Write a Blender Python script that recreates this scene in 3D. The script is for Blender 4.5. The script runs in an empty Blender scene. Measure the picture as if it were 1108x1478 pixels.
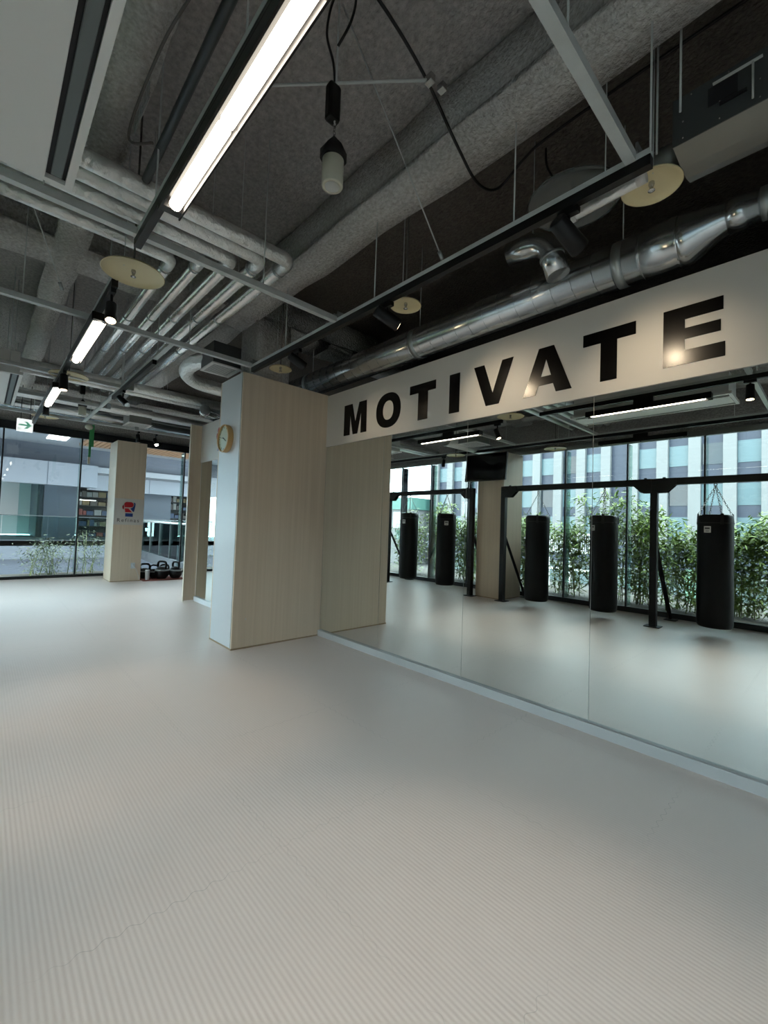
import bpy, bmesh, math, random
from mathutils import Vector, Matrix
random.seed(7)
PI = math.pi
S = bpy.context.scene
COL = S.collection

# ------------------------------------------------------------------ materials
def lin(c):
    return tuple(((v/255)/12.92 if v/255 <= .04045 else ((v/255+.055)/1.055)**2.4) for v in c) + (1,)

MATS = {}
def nt(name):
    m = bpy.data.materials.new(name); m.use_nodes = True
    t = m.node_tree
    b = t.nodes['Principled BSDF']
    MATS[name] = m
    return m, t, b

def basic(name, rgb, rough=.5, metal=0., bump=0., bscale=40., var=0., spec=.5, vscale=6.):
    m, t, b = nt(name)
    c = lin(rgb)
    b.inputs['Base Color'].default_value = c
    b.inputs['Roughness'].default_value = rough
    b.inputs['Metallic'].default_value = metal
    b.inputs['Specular IOR Level'].default_value = spec
    tc = t.nodes.new('ShaderNodeTexCoord')
    if var:
        n = t.nodes.new('ShaderNodeTexNoise'); n.inputs['Scale'].default_value = vscale; n.inputs['Detail'].default_value = 6
        t.links.new(tc.outputs['Object'], n.inputs['Vector'])
        r = t.nodes.new('ShaderNodeMix'); r.data_type = 'RGBA'
        r.inputs[6].default_value = tuple(x*(1-var) for x in c[:3])+(1,)
        r.inputs[7].default_value = tuple(min(1, x*(1+var)) for x in c[:3])+(1,)
        t.links.new(n.outputs['Fac'], r.inputs[0]); t.links.new(r.outputs[2], b.inputs['Base Color'])
    if bump:
        n = t.nodes.new('ShaderNodeTexNoise'); n.inputs['Scale'].default_value = bscale; n.inputs['Detail'].default_value = 5
        t.links.new(tc.outputs['Object'], n.inputs['Vector'])
        bp = t.nodes.new('ShaderNodeBump'); bp.inputs['Strength'].default_value = bump; bp.inputs['Distance'].default_value = .02
        t.links.new(n.outputs['Fac'], bp.inputs['Height']); t.links.new(bp.outputs['Normal'], b.inputs['Normal'])
    return m

def emis(name, rgb, strength):
    m, t, b = nt(name)
    b.inputs['Base Color'].default_value = (.8, .8, .8, 1)
    b.inputs['Emission Color'].default_value = lin(rgb)
    b.inputs['Emission Strength'].default_value = strength
    return m

def wood(name, a, c, rough=.45, sc=1.0):
    m, t, b = nt(name)
    tc = t.nodes.new('ShaderNodeTexCoord')
    mp = t.nodes.new('ShaderNodeMapping'); mp.inputs['Scale'].default_value = (55*sc, 55*sc, .9*sc)
    t.links.new(tc.outputs['Object'], mp.inputs['Vector'])
    n = t.nodes.new('ShaderNodeTexNoise'); n.inputs['Scale'].default_value = 1; n.inputs['Detail'].default_value = 5; n.inputs['Roughness'].default_value = .6
    t.links.new(mp.outputs['Vector'], n.inputs['Vector'])
    cr = t.nodes.new('ShaderNodeValToRGB')
    cr.color_ramp.elements[0].position = .3; cr.color_ramp.elements[0].color = lin(a)
    cr.color_ramp.elements[1].position = .7; cr.color_ramp.elements[1].color = lin(c)
    t.links.new(n.outputs['Fac'], cr.inputs['Fac']); t.links.new(cr.outputs['Color'], b.inputs['Base Color'])
    b.inputs['Roughness'].default_value = rough; b.inputs['Specular IOR Level'].default_value = .3
    return m

WHITE = basic('white paint', (226, 225, 222), .5)
SIGNW = basic('sign white film', (214, 210, 203), .45)
SATIN = basic('white satin laminate', (214, 219, 222), .4)
STRIP = basic('white skirting', (176, 178, 178), .5)
WOOD = wood('pale oak laminate', (219, 201, 177), (230, 213, 190), .45, .55)
WOODD = wood('oak edge trim', (160, 138, 110), (178, 156, 126))
BLACK = basic('black powder coat', (12, 12, 13), .45, spec=.35)
LETTER = basic('black vinyl lettering', (7, 6, 6), .22, spec=.3)
FRAME = basic('black window frame', (22, 26, 30), .4)
RUBBER = basic('black rubber', (16, 16, 16), .6)
LEATHER = basic('black vinyl leather', (7, 7, 8), .42, bump=.1, bscale=90, spec=.2)
GALV = basic('galvanised steel', (166, 172, 172), .38, .75, var=.15, vscale=15)
ZINC = basic('zinc channel', (204, 209, 208), .45, .15, var=.12, vscale=20)
CHAIN = basic('chrome chain', (190, 190, 190), .25, .9)
TIN = basic('spiral tin duct', (196, 200, 202), .2, .93, bump=.05, bscale=14)
FOIL = basic('foil lagging', (240, 240, 238), .3, .75, bump=.8, bscale=26)
FOILS = basic('smooth foil lagging', (243, 244, 244), .24, .9, bump=.25, bscale=18)
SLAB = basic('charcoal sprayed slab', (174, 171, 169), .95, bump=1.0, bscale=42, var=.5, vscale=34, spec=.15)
SLABD = basic('darker sprayed slab', (110, 104, 98), .95, bump=1.0, bscale=42, var=.5, vscale=34, spec=.15)  # darker tone of the sprayed slab, used behind the long beam
SPRAY = basic('grey sprayed fireproofing', (226, 219, 209), .97, bump=1.0, bscale=55, var=.55, vscale=42, spec=.1)
DARKW = basic('black painted wall', (34, 34, 36), .8, var=.2)
CREAM = basic('cream enamel', (226, 214, 172), .35)
CREAMW = basic('ivory lamp body', (206, 205, 188), .4)
ACW = basic('air conditioner white', (236, 237, 236), .45)
ACG = basic('louver grey', (104, 112, 114), .45)
SLOT = basic('slot black', (20, 20, 26), .6)
DGREY = basic('dark sheet metal', (72, 76, 77), .45, .3)
SILV = basic('pale sheet metal', (150, 150, 145), .4, .6, var=.1, vscale=3)
RED = basic('logo red', (178, 24, 36), .5)
BLUE = basic('logo blue', (26, 66, 140), .5)
LOGOT = basic('logo text grey', (84, 80, 80), .5)
DIAL = basic('pale green clock dial', (186, 196, 168), .35)
CLKW = basic('light wood clock rim', (205, 168, 112), .45)
GREENS = emis('exit green', (0, 150, 112), .45)
STRAP = basic('green strap', (60, 150, 90), .7)
MATR = basic('rust red mat', (150, 78, 66), .8)
TUMB = basic('tumbler metal', (205, 203, 202), .35, .3)
TVB = basic('tv bezel', (10, 10, 11), .35)
TVS = basic('tv screen', (6, 6, 8), .12)
LBL = basic('white label', (220, 218, 214), .5)
CABLE = basic('black cable', (12, 12, 12), .5)
GCABLE = basic('grey cable', (110, 108, 106), .6)
CURB = basic('pale concrete', (84, 87, 91), .7, var=.06, vscale=2)
ROAD = basic('street paving', (88, 88, 86), .8, var=.08, vscale=1)
ASPH = basic('asphalt', (66, 68, 70), .9, var=.1, vscale=2)
PIER = basic('white precast', (104, 105, 106), .6, var=.05, vscale=.7)
SPAND = basic('slate blue spandrel', (40, 47, 63), .5)
SPAND2 = basic('slate blue fascia', (44, 52, 68), .5)
BGLASS = basic('pale blue window glass', (76, 96, 102), .3, 0)
BGLASSD = basic('dark window glass', (48, 54, 60), .08, .25)
SHOPG = basic('shopfront glass', (110, 126, 128), .1, .15)
TEAL = basic('pale green roof', (72, 112, 104), .6)
MALLF = basic('mall grey panel', (112, 117, 125), .5, var=.04, vscale=1)
MALLD = basic('mall slate panel', (66, 71, 82), .55)
MALLG = basic('mall lower panel', (84, 89, 97), .55, var=.04, vscale=1)
MALLS = basic('mall soffit', (126, 130, 136), .7)
SHOPD = basic('shop dark', (34, 33, 34), .7)
TIMB = wood('soffit timber slats', (120, 92, 70), (156, 122, 92), .6, .3)
SOIL = basic('planter soil', (60, 56, 48), .9, var=.3)
STEM = basic('bamboo stem', (120, 128, 84), .6)
LEAF = basic('bamboo leaf', (112, 136, 56), .55, var=.35, vscale=3)
LEAFB = basic('shrub leaf', (84, 98, 72), .6, var=.3, vscale=4)
GOODS = [basic('goods red', (112, 44, 34), .6), basic('goods white', (112, 110, 106), .6), basic('goods ochre', (96, 78, 44), .6), basic('goods blue', (40, 54, 80), .6), basic('goods brown', (56, 46, 40), .6)]
LEDM = emis('led tube', (255, 244, 226), 13)
SPOTM = emis('spot lens warm', (255, 226, 184), 16)
SPOTDIM = emis('spot lens dim', (255, 222, 190), 3)
MALLL = emis('mall light strip', (255, 255, 255), 3)
EXITM = emis('exit sign face', (240, 244, 244), .75)
LAMPG = basic('lamp reflector glass', (220, 226, 230), .12, .6)

for m, tr in ((basic('clear acrylic', (200, 210, 210), .1), 1),):
    m.node_tree.nodes['Principled BSDF'].inputs['Transmission Weight'].default_value = .85
ACRY = MATS['clear acrylic']

def glass_mat(name, tint, fres):
    m = bpy.data.materials.new(name); m.use_nodes = True; t = m.node_tree; t.nodes.clear()
    o = t.nodes.new('ShaderNodeOutputMaterial'); mx = t.nodes.new('ShaderNodeMixShader')
    tr = t.nodes.new('ShaderNodeBsdfTransparent'); tr.inputs['Color'].default_value = tint
    gl = t.nodes.new('ShaderNodeBsdfGlossy'); gl.inputs['Roughness'].default_value = .01
    fr = t.nodes.new('ShaderNodeFresnel'); fr.inputs['IOR'].default_value = fres
    t.links.new(fr.outputs['Fac'], mx.inputs['Fac']); t.links.new(tr.outputs[0], mx.inputs[1]); t.links.new(gl.outputs[0], mx.inputs[2])
    t.links.new(mx.outputs[0], o.inputs['Surface'])
    return m
GLASS = glass_mat('window glass', (.93, .97, .96, 1), 1.35)
FIN = glass_mat('green edge glass', (.66, .82, .78, 1), 1.45)
BALG = glass_mat('balustrade glass', (.72, .86, .85, 1), 1.4)

m = bpy.data.materials.new('mirror silver'); m.use_nodes = True; t = m.node_tree
b = t.nodes['Principled BSDF']; b.inputs['Base Color'].default_value = (.80, .835, .80, 1); b.inputs['Metallic'].default_value = 1; b.inputs['Roughness'].default_value = 0.0
MIRROR = m

def floor_mat():
    m, t, b = nt('ribbed foam mat')
    N = t.nodes.new; L = t.links.new
    tc = N('ShaderNodeTexCoord'); sp = N('ShaderNodeSeparateXYZ'); L(tc.outputs['Object'], sp.inputs[0])
    def M(op, a, bb=None):
        n = N('ShaderNodeMath'); n.operation = op
        for i, v in enumerate((a, bb)):
            if v is None: continue
            if isinstance(v, (int, float)): n.inputs[i].default_value = v
            else: L(v, n.inputs[i])
        return n.outputs[0]
    X, Y = sp.outputs['X'], sp.outputs['Y']
    rib = M('SINE', M('MULTIPLY', Y, 2*PI/.0165))
    def seam(U, V, pitch, off):
        w = M('MULTIPLY', M('SINE', M('MULTIPLY', V, 2*PI/.066)), .008)
        u = M('ADD', M('SUBTRACT', U, off), w)
        f = M('ABSOLUTE', M('SUBTRACT', M('FRACT', M('ADD', M('DIVIDE', u, pitch), 100.5)), .5))
        return M('LESS_THAN', M('MULTIPLY', f, pitch), .0011)
    s = M('MAXIMUM', seam(Y, X, .925, .96), seam(X, Y, .97, -1.555))
    n1 = N('ShaderNodeTexNoise'); n1.inputs['Scale'].default_value = 1.1; n1.inputs['Detail'].default_value = 3; L(tc.outputs['Object'], n1.inputs['Vector'])
    n2 = N('ShaderNodeTexNoise'); n2.inputs['Scale'].default_value = 7; n2.inputs['Detail'].default_value = 5; L(tc.outputs['Object'], n2.inputs['Vector'])
    fade = M('MULTIPLY', s, M('MULTIPLY', M('MAXIMUM', M('SUBTRACT', n1.outputs['Fac'], .42), 0.0), 3.0))
    mx = N('ShaderNodeMix'); mx.data_type = 'RGBA'; mx.inputs[6].default_value = lin((216, 204, 197)); mx.inputs[7].default_value = lin((223, 211, 204)); L(n1.outputs['Fac'], mx.inputs[0])
    m2 = N('ShaderNodeMix'); m2.data_type = 'RGBA'; L(fade, m2.inputs[0]); L(mx.outputs[2], m2.inputs[6]); m2.inputs[7].default_value = lin((140, 134, 128))
    L(m2.outputs[2], b.inputs['Base Color'])
    h = M('SUBTRACT', M('ADD', M('MULTIPLY', rib, .5), .5), M('MULTIPLY', s, 1.2))
    bp = N('ShaderNodeBump'); bp.inputs['Strength'].default_value = .28; bp.inputs['Distance'].default_value = .0016
    L(h, bp.inputs['Height']); L(bp.outputs['Normal'], b.inputs['Normal'])
    b.inputs['Roughness'].default_value = .42; b.inputs['Specular IOR Level'].default_value = .5
    return m
FLOOR = floor_mat()

# ------------------------------------------------------------------ mesh helpers
class MB:
    def __init__(self): self.bm = bmesh.new()
    def box(self, x0, x1, y0, y1, z0, z1, bev=0., mat=0):
        g = bmesh.ops.create_cube(self.bm, size=1)
        for v in g['verts']:
            v.co = Vector(((x0+x1)/2+v.co.x*(x1-x0), (y0+y1)/2+v.co.y*(y1-y0), (z0+z1)/2+v.co.z*(z1-z0)))
        fs = {f for v in g['verts'] for f in v.link_faces}
        for f in fs: f.material_index = mat
        if bev:
            es = list({e for f in fs for e in f.edges})
            bmesh.ops.bevel(self.bm, geom=es, offset=bev, segments=2, affect='EDGES', profile=.5)
        return self
    def ring(self, c, n, u, r, k):
        n = n.normalized(); u = (u-n*u.dot(n)).normalized(); w = n.cross(u)
        return [self.bm.verts.new(c+(u*math.cos(2*PI*i/k)+w*math.sin(2*PI*i/k))*r) for i in range(k)]
    def sweep(self, pts, radii, k=12, cap=True, smooth=True):
        pts = [Vector(p) for p in pts]
        if not isinstance(radii, (list, tuple)): radii = [radii]*len(pts)
        rings = []; u = None
        for i, p in enumerate(pts):
            a = pts[max(i-1, 0)]; c = pts[min(i+1, len(pts)-1)]
            n = (c-a)
            if n.length < 1e-9: n = Vector((0, 0, 1))
            n.normalize()
            if u is None or abs(u.dot(n)) > .99:
                u = Vector((0, 0, 1)) if abs(n.z) < .9 else Vector((1, 0, 0))
            u = (u-n*u.dot(n)).normalized()
            rings.append(self.ring(p, n, u, max(radii[i], 1e-5), k))
        for a, c in zip(rings, rings[1:]):
            for i in range(k):
                f = self.bm.faces.new((a[i], a[(i+1) % k], c[(i+1) % k], c[i])); f.smooth = smooth
        if cap:
            self.bm.faces.new(list(reversed(rings[0]))); self.bm.faces.new(rings[-1])
        return self
    def cyl(self, p0, p1, r, k=12, r1=None): return self.sweep([p0, p1], [r, r if r1 is None else r1], k)
    def lathe(self, c, prof, k=24):   # prof: (r, z) about the vertical axis at c
        c = Vector(c)
        rings = []
        for r, z in prof:
            rings.append([self.bm.verts.new(c+Vector((max(r, 1e-4)*math.cos(2*PI*i/k), max(r, 1e-4)*math.sin(2*PI*i/k), z))) for i in range(k)])
        for a, d in zip(rings, rings[1:]):
            for i in range(k):
                f = self.bm.faces.new((a[i], a[(i+1) % k], d[(i+1) % k], d[i])); f.smooth = True
        self.bm.faces.new(list(reversed(rings[0]))); self.bm.faces.new(rings[-1])
        return self
    def prism(self, pts, vec):
        a = [self.bm.verts.new(Vector(p)) for p in pts]; vec = Vector(vec)
        d = [self.bm.verts.new(v.co+vec) for v in a]
        n = len(a)
        self.bm.faces.new(a); self.bm.faces.new(list(reversed(d)))
        for i in range(n): self.bm.faces.new((a[i], d[i], d[(i+1) % n], a[(i+1) % n]))
        return self
    def ball(self, c, r, sx=1, sy=1, sz=1, k=16):
        g = bmesh.ops.create_uvsphere(self.bm, u_segments=k, v_segments=k//2+2, radius=r)
        for v in g['verts']: v.co = Vector((v.co.x*sx, v.co.y*sy, v.co.z*sz))+Vector(c)
        for f in {f for v in g['verts'] for f in v.link_faces}: f.smooth = True
        return self
    def torus(self, c, R, r, ax, up, k=10, kk=6, stretch=1.):
        ax = Vector(ax).normalized(); up = Vector(up).normalized(); w = ax.cross(up); c = Vector(c)
        pts = [c+up*(math.cos(2*PI*i/k)*R*stretch)+w*(math.sin(2*PI*i/k)*R) for i in range(k)]
        rings = []
        for i in range(k):
            n = (pts[(i+1) % k]-pts[i-1]).normalized()
            rings.append(self.ring(pts[i], n, ax, r, kk))
        for i in range(k):
            a, d = rings[i], rings[(i+1) % k]
            for j in range(kk):
                f = self.bm.faces.new((a[j], a[(j+1) % kk], d[(j+1) % kk], d[j])); f.smooth = True
        return self
    def mesh(self, name, mats):
        bmesh.ops.recalc_face_normals(self.bm, faces=self.bm.faces[:])
        me = bpy.data.meshes.new(name); self.bm.to_mesh(me); self.bm.free()
        for mm in (mats if isinstance(mats, (list, tuple)) else [mats]): me.materials.append(mm)
        return me

def link(name, me, parent=None, loc=None):
    o = bpy.data.objects.new(name, me); COL.objects.link(o)
    if parent is not None:
        o.parent = parent
        o.location = -Vector(parent.location) if loc is None else loc   # meshes are built in world space
        if parent.parent is not None and loc is None:
            o.location = -(Vector(parent.parent.location)+Vector(parent.location))
    elif loc is not None: o.location = loc
    return o

def tag(o, label, cat, group=None):
    o['label'] = label; o['category'] = cat
    if group: o['group'] = group
    return o
def thing(name, label, cat, loc, group=None):
    o = bpy.data.objects.new(name, None); COL.objects.link(o); o.location = loc; o.empty_display_size = .1
    return tag(o, label, cat, group)
def part(name, mb, mat, parent, label=None):
    o = link(name, mb.mesh(name, mat), parent)
    if label: o['label'] = label
    return o
def single(name, mb, mat, label, cat, group=None):
    return tag(link(name, mb.mesh(name, mat)), label, cat, group)
def struct(name, mb, mat, parent=None):
    o = link(name, mb.mesh(name, mat), parent)
    if parent is None: o['kind'] = 'structure'
    return o
def dup(root, loc, label=None, rotz=None):
    r = root.copy(); COL.objects.link(r); r.location = loc
    if rotz is not None: r.rotation_euler = (0, 0, rotz)
    if label: r['label'] = label
    for ch in list(root.children):
        c = ch.copy(); COL.objects.link(c); c.parent = r
        for g in list(ch.children):
            d = g.copy(); COL.objects.link(d); d.parent = c
    return r
def bez(pts, n=8):
    """Catmull-Rom through points"""
    P = [Vector(p) for p in pts]; out = []
    for i in range(len(P)-1):
        p0, p1, p2, p3 = P[max(i-1, 0)], P[i], P[i+1], P[min(i+2, len(P)-1)]
        for j in range(n):
            t_ = j/n
            out.append(.5*((2*p1)+(p2-p0)*t_+(2*p0-5*p1+4*p2-p3)*t_*t_+(3*p1-p0-3*p2+p3)*t_**3))
    out.append(P[-1]); return out
def curve_mesh(name, loops, depth, mat, xf):
    """filled flat shape with holes from closed 2-D loops, mapped to the world by xf(u, v, w)"""
    cu = bpy.data.curves.new(name, 'CURVE'); cu.dimensions = '2D'; cu.fill_mode = 'BOTH'; cu.extrude = depth/2
    for lp in loops:
        s = cu.splines.new('POLY'); s.points.add(len(lp)-1)
        for p, q in zip(s.points, lp): p.co = (q[0], q[1], 0, 1)
        s.use_cyclic_u = True
    o = bpy.data.objects.new(name, cu); COL.objects.link(o)
    dg = bpy.context.evaluated_depsgraph_get()
    me = bpy.data.meshes.new_from_object(o.evaluated_get(dg))
    bpy.data.objects.remove(o); me.name = name
    for v in me.vertices: v.co = Vector(xf(v.co.x, v.co.y, v.co.z))
    bm = bmesh.new(); bm.from_mesh(me); bmesh.ops.recalc_face_normals(bm, faces=bm.faces[:]); bm.to_mesh(me); bm.free()
    me.materials.clear(); me.materials.append(mat)
    return me
def text_mesh(name, s, size, depth, mat, xf, spacing=1.):
    cu = bpy.data.curves.new(name, 'FONT'); cu.body = s; cu.size = size; cu.extrude = depth/2; cu.align_x = 'CENTER'; cu.space_character = spacing
    o = bpy.data.objects.new(name, cu); COL.objects.link(o)
    dg = bpy.context.evaluated_depsgraph_get()
    me = bpy.data.meshes.new_from_object(o.evaluated_get(dg))
    bpy.data.objects.remove(o); me.name = name
    for v in me.vertices: v.co = Vector(xf(v.co.x, v.co.y, v.co.z))
    bm = bmesh.new(); bm.from_mesh(me); bmesh.ops.recalc_face_normals(bm, faces=bm.faces[:]); bm.to_mesh(me); bm.free()
    me.materials.clear(); me.materials.append(mat)
    return me

# ------------------------------------------------------------------ room constants (metres)
XL, XR = -11.36, 3.2          # left window wall, right end wall
YW, YB = -2.22, 5.2           # long window wall behind the camera, dark back wall
YM = 2.993                    # big mirror plane
ZC = 3.98                     # ceiling slab underside

struct('floor', MB().box(XL-.1, XR+.1, YW-.12, YB+.1, -.25, 0), FLOOR)
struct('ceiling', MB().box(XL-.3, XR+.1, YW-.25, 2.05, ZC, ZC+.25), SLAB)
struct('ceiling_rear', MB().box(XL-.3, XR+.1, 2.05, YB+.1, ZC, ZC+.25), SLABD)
struct('wall_right', MB().box(XR, XR+.15, YW-.1, YB+.1, 0, ZC), WHITE)
struct('wall_back', MB().box(XL, XR, YB, YB+.15, 0, ZC), DARKW)
struct('wall_mirror', MB().box(-4.8, XR, YM+.006, YM+.12, 0, 2.85), WHITE)
struct('wall_far_mirror', MB().box(-7.27, -4.8, 2.626, 2.74, 0, 2.862), WHITE)
struct('wall_window_side', MB().box(XL-.2, XR, YW-.2, YW-.02, 2.985, ZC), SLAB)
struct('wall_left', MB().box(XL-.2, XL-.02, YW-.2, YB, 3.05, ZC), SLAB)
struct('baseboard_mirror', MB().box(-4.25, XR, YM-.03, YM+.006, 0, .068, .003), STRIP)
struct('baseboard_far_mirror', MB().box(-7.23, -4.8, 2.59, 2.626, 0, .075, .003), SATIN)
struct('trim_1', MB().box(XL-.12, XR, YW-.06, YW+.03, 0, .085), FRAME)       # window sill
struct('trim_2', MB().box(XL-.06, XL+.03, YW, YB, 0, .055), FRAME)
struct('trim_3', MB().box(XL, XR, YW-.02, YW+.04, 2.905, 2.985), SILV)          # pale roller-blind strip above the window
struct('trim_4', MB().box(XL-.05, XL+.04, YW, YB, 3.0, 3.16), FRAME)

# window wall behind the camera (seen in the mirror)
mull = [-11.3, -10.3, -9.2, -8.11, -7.09, -5.95, -4.8, -3.69, -2.596, -1.494, -.39, .71, 1.81, 2.91]
for i in range(len(mull)-1):
    a, c = mull[i], mull[i+1]
    w = struct('window_%d' % (i+1), MB().box(a+.008, c-.008, YW-.012, YW, .085, 2.905), GLASS)
    struct('mullion', MB().box(c-.012, c+.012, YW-.03, YW+.012, .085, 2.905), FRAME, w)
    struct('glass_fin', MB().box(c-.008, c+.008, YW-.22, YW-.03, .085, 2.905), FIN, w)
mully = [-2.2, -1.02, .26, 1.545, 2.63, 3.69, 4.8]
for i in range(len(mully)-1):
    a, c = mully[i], mully[i+1]
    w = struct('window_%d' % (20+i), MB().box(XL-.012, XL, a+.008, c-.008, .055, 3.0), GLASS)
    struct('mullion', MB().box(XL-.03, XL+.012, c-.014, c+.014, .055, 3.0), FRAME, w)
    struct('glass_fin', MB().box(XL-.24, XL-.03, c-.008, c+.008, .055, 3.0), FIN, w)

# ------------------------------------------------------------------ mirrors, sign, column
seams = [-4.25, -3.236, -2.195, -1.161, -.127, .9, 1.93, 2.96]
lab = ['wall mirror panel beside the pale wood column', 'wall mirror panel below the letters O, T and I', 'wall mirror panel below the letters V and A', 'large wall mirror panel at the right edge, below the letters T and E']
for i in range(len(seams)-1):
    a, c = seams[i], seams[i+1]
    o = single('wall_mirror_panel', MB().box(a+.0018, c-.0018, YM, YM+.005, .069, 2.236), MIRROR,
               lab[i] if i < 4 else 'wall mirror panel beyond the right edge of the sign', 'mirror', 'mirror panels along the wall')
single('mirror_panel', MB().box(-7.225, -4.8, 2.618, 2.625, .076, 2.255), MIRROR, 'far narrow mirror between the wood fin and the clock column', 'mirror')

sg = thing('sign_board', 'long white sign board above the mirrors lettered MOTIVATE in black', 'sign', (-2.2, YM, 2.24))
part('board', MB().box(-4.248, XR, YM-.012, YM+.005, 2.236, 2.85), SIGNW, sg)
zb, zt = 2.322, 2.668; hh = zt-zb
def Lt(pts): return [(x, zb+v*hh) for x, v in pts]
def rect_letter(x0, x1): return [Lt([(x0, 0), (x1, 0), (x1, 1), (x0, 1)])]
def T_(x0, x1, s0, s1): return [Lt([(s0, 0), (s1, 0), (s1, .76), (x1, .76), (x1, 1), (x0, 1), (x0, .76), (s0, .76)])]
def ell(cx, cz, rx, rz, n=40, p=2.25):
    o = []
    for i in range(n):
        a = 2*PI*i/n; ca, sa = math.cos(a), math.sin(a)
        o.append((cx+rx*math.copysign(abs(ca)**(2/p), ca), cz+rz*math.copysign(abs(sa)**(2/p), sa)))
    return o
letters = {
 'M': [Lt([(-3.907, 0), (-3.80, 0), (-3.80, .68), (-3.745, 0), (-3.665, 0), (-3.61, .68), (-3.61, 0), (-3.513, 0), (-3.52, 1), (-3.645, 1), (-3.705, .40), (-3.765, 1), (-3.907, 1)])],
 'O': [ell(-3.181, (zb+zt)/2, .18, hh/2+.006), ell(-3.181, (zb+zt)/2, .078, hh/2-.075)],
 'T': T_(-2.88, -2.553, -2.768, -2.647),
 'I': rect_letter(-2.395, -2.283),
 'V': [Lt([(-2.013, 0), (-1.892, 0), (-1.768, 1), (-1.868, 1), (-1.951, .28), (-2.036, 1), (-2.137, 1)])],
 'A': [Lt([(-1.68, 0), (-1.58, 0), (-1.556, .19), (-1.445, .19), (-1.423, 0), (-1.309, 0), (-1.443, 1), (-1.558, 1)]), Lt([(-1.539, .375), (-1.461, .375), (-1.5, .74)])],
 'T2': T_(-1.234, -.906, -1.119, -1.016),
 'E': [Lt([(-.755, 0), (-.455, 0), (-.455, .24), (-.645, .24), (-.645, .43), (-.475, .43), (-.475, .62), (-.645, .62), (-.645, .775), (-.464, .775), (-.464, 1), (-.755, 1)])],
}
for k, lp in letters.items():
    link('letter', curve_mesh('letter', lp, .004, LETTER, lambda u, v, w: (u, YM-.0135+w, v)), sg)

cb = thing('clad_column', 'pale wood clad column with a white narrow face carrying the clock', 'column', (-4.52, 2.4, 0))
part('wood_panel', MB().box(-4.27, -4.25, 1.918, YM, .012, 2.86, .001), WOOD, cb)
part('white_panel', MB().box(-4.795, -4.27, 1.918, 1.934, .012, 2.86, .001), SATIN, cb, 'white satin narrow face')
part('far_panel', MB().box(-4.815, -4.795, 1.918, YM, .012, 2.86, .001), WOOD, cb)
part('base_trim', MB().box(-4.805, -4.246, 1.912, YM-.03, 0, .014), WOODD, cb)
part('corner_strip', MB().box(-4.274, -4.269, 1.914, 1.92, .014, 2.86), GALV, cb)
part('screw_head', MB().cyl((-4.25, 2.06, .30), (-4.246, 2.06, .30), .006, 8), SATIN, cb)

fn = thing('partition_fin', 'narrow pale wood partition fin standing beyond the white column face', 'partition', (-7.29, 2.55, 0))
part('wood_panel', MB().box(-7.31, -7.27, 2.445, 2.74, .01, 2.865, .001), WOOD, fn)
part('edge_band', MB().box(-7.312, -7.268, 2.437, 2.447, .0, 2.867), basic('pale edge band', (222, 210, 190), .4), fn)

def glove(parent, xf, d=.004):
    """red and blue boxing-glove mark, unit square centred on (0,0)"""
    def arc(cx, cy, r, a0, a1, n=10, sy=1): return [(cx+r*math.cos(math.radians(a0+(a1-a0)*i/n)), cy+sy*r*math.sin(math.radians(a0+(a1-a0)*i/n))) for i in range(n+1)]
    top = [(-.26, .14)] + arc(-.12, .36, .15, 180, 90, 6) + arc(.10, .32, .19, 90, -60, 10) + [(.02, .14)]
    wedge = [(-.24, .06), (-.02, .06), (.22, -.2), (-.20, -.2)]
    thumb = [(-.31, .28), (-.37, .24), (-.39, .14), (-.36, .04), (-.30, -.03), (-.29, .1)]
    blue = [(.29, .49), (.38, .46), (.41, .36), (.39, .16), (.33, -.16), (.27, -.14), (.10, .06), (.22, .13), (.31, .24), (.33, .36)]
    cuff = [(-.19, -.27), (.27, -.27), (.27, -.5), (-.19, -.5)]
    link('glove_mark', curve_mesh('glove_mark', [top, wedge, thumb], d, RED, xf), parent)
    link('glove_mark', curve_mesh('glove_mark', [blue, cuff], d, BLUE, xf), parent)

# small sign above the far mirror
s2 = thing('logo_sign', 'white sign above the far mirror, its red and blue glove mark half hidden', 'sign', (-6.0, 2.615, 2.25))
part('board', MB().box(-7.268, -4.8, 2.61, 2.626, 2.255, 2.875), SIGNW, s2)
glove(s2, lambda u, v, w: (-6.5+u*.36, 2.607+w, 2.56+v*.36))

# clock
ck = thing('wall_clock', 'round wall clock with pale green dial and light wood rim on the white column face', 'clock', (-4.545, 1.918, 2.197))
def axY(c, prof, k=40):
    mb = MB(); rings = []
    for r, y in prof:
        rings.append(mb.ring(Vector((c[0], c[1]+y, c[2])), Vector((0, -1, 0)), Vector((0, 0, 1)), max(r, 1e-4), k))
    for a, d in zip(rings, rings[1:]):
        for i in range(k):
            f = mb.bm.faces.new((a[i], a[(i+1) % k], d[(i+1) % k], d[i])); f.smooth = False
    return mb
cc = (-4.575, 1.918, 2.197)
part('rim', axY(cc, [(.10, 0), (.145, 0), (.15, -.01), (.15, -.055), (.145, -.06), (.136, -.06), (.134, -.04)]), CLKW, ck)
dmb = MB(); dmb.bm.faces.new(dmb.ring(Vector((cc[0], cc[1]-.042, cc[2])), Vector((0, -1, 0)), Vector((0, 0, 1)), .136, 40))
part('dial', dmb, DIAL, ck)
def hand(ang, ln, w):
    hm = MB()
    a = math.radians(ang); d = Vector((math.sin(a), 0, math.cos(a))); n = Vector((d.z, 0, -d.x))*w
    c = Vector((cc[0], cc[1]-.05, cc[2]))
    hm.prism([c-n-d*.015, c+n-d*.015, c+d*ln+n*.5, c+d*ln-n*.5], (0, .003, 0))
    part('hand', hm, BLACK, ck)
hand(118, .075, .005); hand(282, .11, .0035)
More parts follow.
